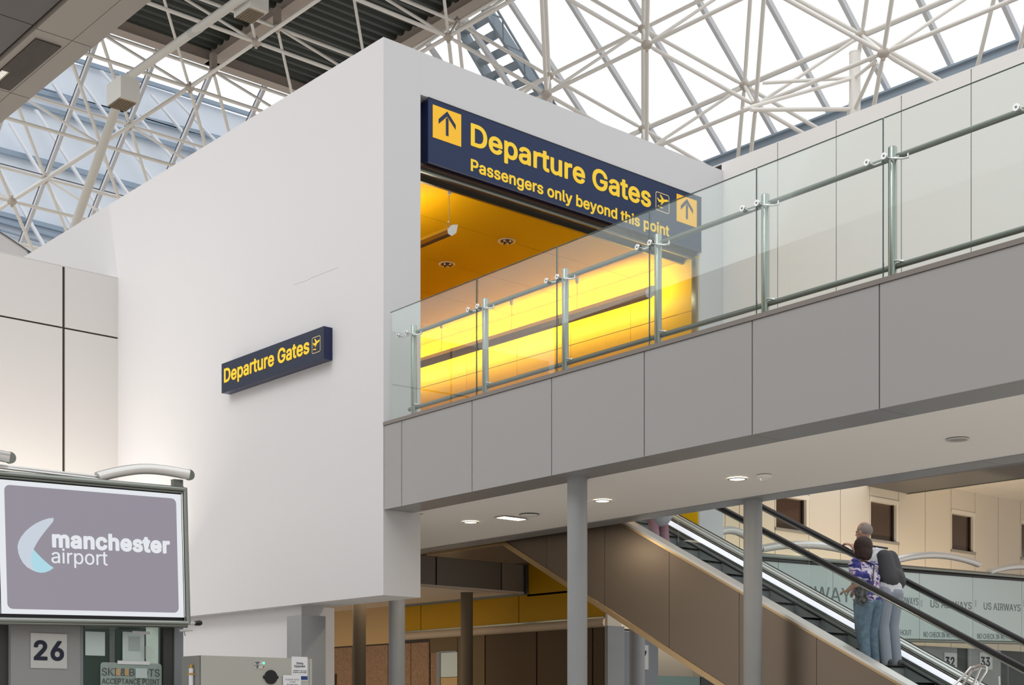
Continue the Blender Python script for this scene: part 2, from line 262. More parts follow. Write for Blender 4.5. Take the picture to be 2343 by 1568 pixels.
GLYPH = {'&':(448,['156 -5 201 -8 246 -2 271 5 294 15 326 38 331 37 361 1 366 -2 436 -2 439 0 369 85 389 120 402 155 408 195 409 220 407 225 350 225 347 220 341 170 331 144 326 138 221 265 271 303 302 335 320 370 325 405 323 425 317 445 310 460 296 478 266 500 246 508 221 514 176 513 156 509 136 501 106 480 85 450 78 430 74 410 75 385 79 360 99 320 133 275 86 238 61 212 41 180 34 150 33 120 38 95 48 70 60 50 76 33 101 15 126 3','171 50 141 60 116 80 102 105 98 130 102 155 116 180 136 201 171 228 287 90 288 85 261 66 231 53 201 48','181 314 157 345 144 370 139 390 140 415 151 437 171 453 196 459 221 457 241 447 254 430 260 410 257 385 250 370 236 354 186 315']),'-':(453,['113 190 116 186 336 187 338 190 338 245 116 246 113 240']),'2':(453,['62 2 66 -2 386 -2 391 2 391 52 390 57 386 58 166 58 161 58 156 62 271 182 321 237 357 287 376 327 381 352 382 382 377 412 370 432 356 455 341 473 321 489 296 503 266 513 236 517 196 515 166 508 141 497 113 477 95 457 79 432 67 392 64 367 66 360 126 360 128 362 135 402 143 417 155 432 181 450 201 456 221 458 241 457 261 452 281 443 295 432 307 417 314 402 318 387 319 367 316 347 309 327 298 307 281 283 62 47']),'3':(453,['176 -5 216 -8 251 -6 281 0 306 10 333 25 356 45 372 65 385 90 394 130 392 170 384 200 364 235 344 255 311 276 281 287 236 292 228 295 374 460 374 505 371 510 71 510 68 505 68 455 71 451 286 450 156 300 155 250 161 246 216 246 252 240 281 228 304 210 315 195 322 180 327 150 324 115 311 90 291 71 261 57 226 52 191 54 161 63 136 79 120 100 111 130 106 133 46 133 43 130 46 105 55 80 63 65 78 45 96 30 121 14 146 3']),'6':(453,['190 -5 226 -8 256 -6 286 1 311 13 335 30 356 52 373 80 385 110 390 155 386 200 371 240 346 274 326 290 306 301 266 313 221 315 201 310 186 304 184 305 321 505 321 510 251 509 111 302 85 255 69 210 63 175 63 145 69 110 82 75 101 48 131 20 156 6','221 50 201 53 181 61 166 70 150 85 140 100 132 120 127 145 127 170 136 206 147 225 161 240 176 251 196 259 216 263 236 263 256 260 276 251 291 240 305 225 316 207 322 190 325 170 325 145 322 125 314 105 306 90 291 74 276 63 261 56 241 51']),'7':(453,['96 2 99 -1 104 -2 164 -1 168 2 392 447 392 507 389 510 64 510 61 507 61 457 64 451 314 451 321 447']),'A':(480,['16 2 19 -1 24 -2 84 -1 87 2 134 135 139 141 339 141 345 137 394 1 399 -2 459 -2 464 1 279 507 274 510 204 510 199 507','159 201 157 202 199 322 239 450 275 332 321 202 319 200']),'B':(456,['59 2 62 -2 247 -1 302 3 332 11 362 26 387 47 402 67 414 97 419 127 418 162 409 192 397 214 377 237 357 251 326 262 321 267 342 276 362 288 376 302 387 317 393 332 398 352 398 397 392 422 376 452 358 472 332 490 302 503 257 510 62 510 59 507','127 60 127 229 247 229 277 226 297 220 313 212 330 197 342 182 353 152 354 137 351 117 346 102 337 90 317 73 292 63 262 59','127 287 127 449 237 450 267 448 282 445 302 435 312 427 324 412 331 397 334 382 332 352 322 327 312 315 297 303 272 292 247 287']),'C':(510,['225 -5 267 -8 317 -3 357 9 392 29 422 54 447 87 464 120 474 160 472 162 407 161 391 120 377 101 362 86 342 73 322 64 302 58 277 55 252 55 227 59 207 66 187 76 172 86 152 105 126 145 115 175 107 215 106 275 111 315 121 350 142 390 162 414 187 433 222 448 252 454 282 454 312 448 344 435 372 413 393 385 407 348 467 347 474 350 465 385 454 410 437 437 417 459 392 480 366 495 337 507 307 514 277 517 247 516 207 510 167 495 132 473 102 445 87 425 69 395 51 350 42 305 39 250 46 180 59 135 79 95 105 60 132 35 147 25 187 5']),'D':(502,['59 2 62 -2 217 -2 267 2 292 7 332 20 367 39 399 67 423 97 443 137 456 182 463 252 460 307 450 352 442 375 426 407 400 442 367 471 337 488 317 496 272 507 222 510 62 510 59 507','127 60 126 447 132 450 242 449 277 444 307 433 339 412 362 387 377 361 389 327 397 277 397 232 389 182 376 147 362 122 342 100 317 82 287 69 257 62 232 59']),'E':(419,['59 2 62 -2 372 -2 377 2 377 52 376 57 372 59 132 59 126 62 127 227 352 227 357 232 357 282 353 287 127 288 126 447 132 450 372 450 374 452 374 507 372 510 62 510 59 507']),'G':(520,['225 -5 267 -8 312 -5 357 8 392 27 422 51 452 90 468 125 477 160 479 200 479 255 477 257 287 257 281 255 282 199 407 198 413 195 409 160 396 125 378 100 356 80 332 67 297 57 257 55 222 61 187 76 162 95 142 119 127 145 115 175 107 215 106 275 111 315 121 350 142 390 162 414 187 433 217 447 247 453 277 454 307 449 341 435 367 415 390 385 407 348 472 347 475 350 466 385 454 410 437 436 416 460 392 479 362 496 332 508 302 514 247 516 202 509 167 495 132 474 102 445 87 427 69 395 51 350 42 305 39 250 46 180 59 135 79 95 105 60 127 39 146 25 182 7']),'H':(517,['59 2 62 -2 122 -2 126 2 127 229 387 230 391 227 391 222 391 2 397 -2 457 0 457 509 397 510 391 507 391 297 390 292 387 290 127 291 126 507 122 510 62 510 59 507']),'I':(300,['30 2 33 -2 263 -2 268 -1 271 2 270 57 188 59 184 62 184 67 184 447 188 450 268 450 271 457 271 507 268 510 33 510 30 507 30 452 33 450 113 450 117 447 117 62 113 59 31 57']),'K':(467,['59 2 62 -2 122 -2 126 2 127 167 197 242 372 -1 447 0 449 2 245 287 447 505 447 509 362 509 187 320 127 249 126 507 122 510 62 510 59 507']),'L':(393,['59 2 62 -2 357 -2 363 2 362 58 132 59 126 62 126 502 126 507 122 510 62 510 59 507']),'M':(628,['59 2 62 -2 117 -2 123 2 122 423 124 412 127 408 166 297 284 2 287 -1 292 -2 337 -2 342 -1 344 2 460 297 502 419 505 407 503 2 507 -2 567 -1 569 2 569 507 567 510 477 510 474 507 349 182 317 86 312 86 281 182 154 507 147 510 62 510 59 507']),'N':(523,['59 2 62 -2 122 -2 126 2 126 297 123 407 123 412 127 414 199 292 384 2 387 -1 462 -1 465 2 465 507 462 510 402 510 397 507 397 187 400 97 397 92 352 172 139 507 132 510 62 510 59 507']),'O':(533,['225 -5 267 -8 292 -7 327 -1 367 14 401 35 432 65 463 110 481 155 491 200 494 255 491 305 480 355 473 375 456 410 431 445 398 475 352 501 307 514 262 517 207 510 167 495 132 473 102 445 81 415 69 395 52 350 42 305 39 250 42 205 46 180 59 135 79 95 106 60 132 36 147 25 187 5','252 55 222 61 187 76 162 95 141 120 122 155 111 190 106 230 106 275 111 315 121 350 142 390 162 414 187 433 222 448 252 454 282 454 312 448 347 432 372 413 392 389 413 350 423 315 428 275 428 230 423 195 414 160 397 127 372 96 347 77 322 64 282 55']),'P':(445,['59 2 62 -2 122 -2 126 2 127 184 252 185 302 193 332 205 357 222 376 242 390 262 402 292 408 322 410 362 405 392 393 427 377 452 357 472 332 489 292 504 252 510 62 510 59 507','127 245 127 449 257 449 287 441 302 434 317 421 328 407 337 387 342 367 343 342 341 322 335 302 327 286 312 269 287 253 257 245']),'R':(449,['59 2 62 -2 122 -2 126 2 127 195 242 196 247 194 352 -1 427 0 428 2 316 207 357 231 383 257 392 272 402 295 410 337 409 382 403 407 393 432 383 447 367 466 337 488 302 502 257 509 62 510 59 507','127 256 127 449 232 451 267 448 297 438 312 428 324 417 333 402 339 387 343 362 343 342 340 322 333 302 323 287 312 277 287 264 257 258']),'S':(447,['178 -7 220 -10 260 -8 295 -1 335 15 360 32 381 53 399 83 408 113 410 148 403 183 386 213 367 233 340 251 310 266 275 278 200 298 162 313 133 333 120 353 117 368 118 388 124 408 135 423 150 437 165 445 185 452 205 456 225 457 255 454 280 447 295 440 310 429 320 418 330 400 336 378 340 376 400 376 402 378 399 403 391 428 379 448 367 463 350 478 328 493 305 504 275 512 240 517 195 515 160 508 125 493 100 477 75 451 60 424 53 398 51 358 58 328 75 299 95 279 115 266 145 251 265 215 300 201 315 192 330 178 341 158 344 138 341 118 332 98 320 84 305 72 285 62 265 55 235 51 210 51 185 55 165 61 145 71 130 83 118 98 109 118 105 137 40 138 37 133 38 123 45 93 57 68 76 43 100 22 125 9 155 -2']),'T':(449,['191 2 194 -1 199 -2 254 -2 258 2 258 447 264 450 414 450 418 452 418 457 418 507 414 510 34 510 30 507 30 457 31 452 34 450 184 450 191 447']),'U':(517,['215 -6 257 -10 297 -7 332 1 352 8 381 24 406 44 424 64 442 94 453 124 458 169 457 510 391 509 391 179 389 154 380 124 361 94 332 71 297 57 257 53 222 57 187 70 156 94 137 124 128 154 126 179 126 504 122 510 60 509 59 174 65 124 71 104 84 79 102 54 117 39 137 24 167 7']),'V':(480,['201 2 204 -1 209 -2 274 -2 280 2 464 508 459 510 399 510 393 507 285 197 244 67 239 67 199 192 86 507 84 510 79 510 19 510 15 507']),'W':(686,['153 2 159 -2 229 -2 233 2 322 332 344 423 364 332 454 2 459 -2 529 -2 532 2 671 507 669 510 609 510 601 507 521 197 494 75 382 507 379 510 374 510 309 510 304 507 219 182 194 70 168 182 84 507 79 510 19 510 15 507']),'X':(474,['18 2 20 -1 25 -2 90 -2 95 2 199 152 235 211 240 209 275 152 380 0 450 -2 455 0 455 3 277 262 445 505 447 507 445 509 375 510 371 507 271 362 240 310 235 311 199 372 105 509 30 509 30 505 197 262 196 257']),'Y':(472,['202 2 209 -2 269 0 270 207 456 507 454 510 384 510 379 507 274 337 239 271 234 273 199 337 94 508 89 510 24 510 16 507 202 207']),'a':(389,['125 -6 148 -10 173 -10 213 -2 233 8 248 18 262 34 273 49 275 44 275 4 277 -1 338 0 338 249 335 289 325 319 308 344 288 361 258 376 223 384 193 386 153 382 123 373 98 361 73 343 56 324 40 294 45 289 98 273 103 276 110 289 123 304 143 317 173 327 203 329 228 325 248 316 260 304 270 284 274 264 273 249 268 239 263 235 243 229 143 216 103 206 78 195 63 185 48 170 38 154 30 129 29 104 33 74 41 54 58 30 76 14 98 2','153 48 138 51 120 59 108 68 100 79 94 94 94 114 98 129 105 139 123 152 148 161 238 175 273 185 273 124 265 99 253 81 233 64 213 53 183 47']),'b':(424,['195 -6 220 -9 245 -9 270 -5 290 2 325 23 355 55 377 99 389 149 391 209 382 264 363 309 336 344 301 369 265 382 220 386 180 378 162 369 145 356 120 324 115 329 115 334 115 509 55 510 51 504 51 4 55 -2 111 -1 113 4 115 56 120 53 138 29 154 14 175 1','210 49 190 52 170 61 153 74 137 94 127 114 119 139 115 174 115 204 117 229 125 259 135 280 149 299 165 313 185 323 210 328 230 328 250 324 270 316 290 300 305 281 315 259 323 229 326 204 326 174 322 144 315 119 306 99 292 79 274 64 255 54 235 49']),'c':(396,['170 -6 206 -10 236 -8 264 -1 291 10 316 27 338 49 351 69 363 99 361 104 306 118 302 114 286 84 266 65 236 51 206 48 176 52 151 63 131 81 114 109 103 139 99 164 98 199 101 224 109 254 120 279 131 295 151 313 171 323 196 328 221 328 241 324 261 315 276 303 292 284 301 263 306 261 356 274 362 279 355 299 344 319 317 349 281 371 241 383 206 386 171 383 141 374 113 359 83 334 64 309 49 279 38 244 33 204 35 154 43 114 55 84 78 49 103 24 131 7']),'d':(424,['161 -6 206 -9 226 -7 246 -1 266 11 281 23 306 55 311 54 311 4 313 -1 372 -1 373 504 371 510 310 509 309 329 306 322 281 354 266 366 246 377 226 383 206 386 166 383 126 370 96 351 68 319 47 279 38 244 33 189 38 134 47 99 67 59 91 30 121 8','196 49 176 52 156 60 138 74 121 94 111 114 103 139 98 174 98 204 101 229 109 259 118 279 133 299 151 314 171 323 191 328 216 328 236 324 256 315 271 303 287 284 298 264 305 239 310 204 310 174 307 149 299 119 290 99 276 79 261 66 241 55 216 49']),'e':(404,['172 -6 211 -10 236 -8 271 -1 296 9 321 25 341 44 355 64 366 89 361 93 306 107 289 79 266 60 236 50 201 48 171 54 146 66 127 84 111 109 99 149 98 164 101 168 372 169 372 214 367 254 358 284 343 314 321 341 296 361 266 375 236 383 191 385 156 380 126 368 101 351 79 329 61 304 47 274 36 229 33 189 35 149 43 114 61 71 81 44 106 22 141 3','101 222 99 229 106 259 116 279 131 299 146 312 166 322 186 327 206 329 226 327 246 321 261 313 276 300 296 269 303 249 307 224']),'g':(425,['162 -148 196 -152 236 -150 266 -145 291 -137 316 -124 336 -108 351 -91 364 -68 372 -38 374 -8 374 377 371 380 316 381 312 377 311 321 306 324 280 357 246 378 226 383 196 386 151 380 121 368 91 346 67 317 48 282 38 247 33 212 33 172 38 137 46 107 55 87 71 62 91 40 121 20 151 9 181 4 216 4 241 10 266 22 286 39 306 65 309 62 310 -3 307 -33 301 -48 291 -64 281 -74 266 -83 246 -91 221 -95 191 -95 166 -91 148 -83 131 -73 101 -39 50 -68 54 -78 66 -96 96 -123 126 -138','191 61 166 67 147 77 131 90 119 107 107 132 101 157 98 182 99 217 103 242 111 265 121 284 136 302 151 314 171 323 191 327 216 328 236 324 256 315 276 299 290 282 299 262 308 232 311 202 310 167 305 142 298 122 288 102 271 83 256 73 236 64 216 61']),'h':(410,['51 2 55 -2 110 -2 115 1 115 227 120 262 134 292 155 312 180 323 210 328 235 325 262 312 280 293 291 267 295 232 295 2 300 -2 355 -2 359 2 358 257 352 297 342 322 320 352 295 370 265 382 230 386 200 383 165 371 140 354 120 329 116 332 115 337 115 507 110 510 55 510 51 507']),'i':(167,['51 2 53 -1 58 -2 108 -2 113 -1 115 2 115 377 113 380 108 381 58 381 53 380 51 377','75 442 93 442 108 448 118 457 126 472 127 492 120 507 108 518 93 524 73 524 58 518 48 507 41 492 40 477 46 462 58 449']),'k':(381,['51 2 55 -2 110 -2 115 1 115 137 118 142 155 175 295 -1 365 -2 372 2 203 217 360 378 355 381 285 381 120 213 115 217 115 222 115 507 110 510 55 510 51 507']),'l':(189,['108 0 125 -3 150 -4 175 0 182 5 171 55 145 53 130 56 121 65 116 80 115 510 55 510 51 505 52 70 57 45 68 25 84 10']),'m':(610,['51 2 55 -2 110 -2 115 1 115 237 119 267 130 292 148 312 170 324 200 329 225 325 245 316 263 297 271 277 273 257 273 2 275 -1 280 -2 335 -1 337 2 337 247 340 272 351 297 370 315 395 326 420 329 445 325 470 313 484 297 492 277 494 252 495 1 500 -2 555 -2 558 2 558 267 551 307 537 337 515 362 490 377 460 386 425 387 390 380 363 367 339 347 320 319 315 322 297 352 275 372 245 385 215 387 185 382 155 368 132 347 117 327 115 320 113 377 110 381 55 381 51 377']),'n':(410,['51 2 55 -2 110 -2 115 1 115 227 120 262 134 292 155 312 180 323 210 328 235 325 262 312 280 293 291 267 295 232 295 2 300 -2 355 -2 359 2 359 237 357 272 351 297 341 322 324 347 305 364 285 375 255 384 230 386 200 383 175 376 150 362 130 343 115 320 113 377 110 381 55 381 51 377']),'o':(415,['170 -6 206 -10 241 -7 271 1 301 16 331 42 352 69 367 99 377 134 382 169 380 224 372 264 354 304 336 329 310 354 274 374 241 383 206 386 171 383 141 374 113 359 83 334 64 309 49 279 38 244 33 204 35 154 43 114 55 84 78 49 103 24 131 7','196 48 171 54 151 63 133 79 119 99 109 119 101 149 98 174 99 209 104 239 112 264 123 284 140 304 156 316 176 324 196 328 221 328 241 324 261 315 280 299 295 279 307 254 315 224 317 199 316 164 312 139 302 109 290 89 277 74 261 62 241 53 221 49']),'p':(424,['51 -141 55 -144 110 -144 115 -141 115 44 116 49 120 53 145 22 175 1 205 -8 245 -9 285 0 315 15 347 44 372 84 386 129 391 169 391 209 383 259 370 294 353 324 325 354 300 370 275 380 245 385 215 385 190 381 170 373 150 360 135 345 120 325 115 322 112 379 52 379','205 49 184 54 165 65 148 79 134 99 123 124 117 149 114 179 115 214 119 239 127 264 140 288 154 304 170 316 190 324 210 328 230 328 255 323 273 314 291 299 306 279 315 259 323 229 326 199 325 164 321 139 313 114 300 89 287 74 270 61 250 52 230 49']),'q':(424,['309 -141 311 -144 316 -144 366 -144 371 -144 373 -141 373 379 311 379 311 324 306 323 281 354 266 366 246 377 226 383 196 386 151 380 121 368 89 344 68 319 48 279 38 244 33 204 35 154 42 114 61 69 87 34 121 8 161 -6 206 -9 226 -7 246 -1 266 11 281 23 306 56 309 49','191 49 171 53 149 64 132 79 118 99 107 124 101 149 98 179 99 214 103 239 111 264 122 284 136 302 152 314 171 323 191 328 216 328 236 324 261 312 276 298 290 279 301 254 307 229 310 199 309 164 305 139 298 114 288 94 271 74 256 62 236 53 216 49']),'r':(259,['51 2 55 -2 110 -2 115 1 115 237 120 267 127 282 138 297 165 316 180 321 200 324 245 322 245 382 240 385 195 385 180 382 160 373 133 352 118 332 115 323 113 377 110 381 55 381 51 377']),'s':(365,['141 -6 173 -9 208 -8 238 -3 263 6 288 21 308 39 323 62 330 84 333 109 328 139 315 164 298 181 277 194 248 206 163 227 143 234 123 247 112 264 110 279 112 289 123 308 147 324 173 330 208 329 233 321 253 303 268 276 324 289 323 299 314 319 293 348 265 369 233 381 203 385 173 385 138 380 113 371 88 356 69 339 58 323 48 299 45 274 50 244 61 219 78 201 93 190 118 178 238 145 254 134 261 124 265 114 266 104 264 89 250 69 228 55 193 47 158 49 128 60 108 79 93 108 35 94 46 59 68 29 83 17 103 6']),'t':(227,['135 -2 154 -5 184 -5 209 -1 214 3 203 53 199 55 164 52 144 57 137 63 131 73 127 98 127 323 134 326 204 326 205 328 205 378 199 381 129 382 127 468 124 473 69 473 63 468 63 383 59 381 9 381 5 378 5 328 9 326 59 326 63 323 63 93 67 63 77 38 89 23 109 8']),'u':(410,['148 -3 170 -6 195 -6 235 3 255 14 270 25 285 43 295 59 297 52 297 2 300 -1 355 -2 359 2 359 377 355 381 300 381 295 377 294 142 291 122 284 102 270 80 250 64 225 54 200 52 167 57 145 70 127 92 118 117 115 147 115 378 110 381 55 381 51 377 51 137 53 107 58 82 71 52 91 27 115 9']),'v':(389,['160 2 165 -2 225 -2 229 2 372 377 370 380 310 381 305 380 303 377 220 147 195 65 171 142 87 377 85 380 80 381 25 381 20 380 17 377']),'w':(567,['135 2 140 -2 195 -2 201 2 285 298 317 172 366 2 370 -1 430 -1 545 379 540 381 485 381 480 380 478 377 426 192 400 86 395 85 369 192 319 377 315 381 255 381 250 377 197 187 170 75 142 187 89 377 85 381 25 381 22 377']),'y':(389,['57 -143 100 -146 120 -144 140 -137 168 -118 191 -88 206 -58 372 377 370 380 310 381 303 377 218 142 195 64 171 142 87 377 85 380 80 381 25 381 20 380 17 377 160 -3 142 -53 133 -68 125 -77 105 -87 90 -88 65 -85 60 -87 46 -138'])}
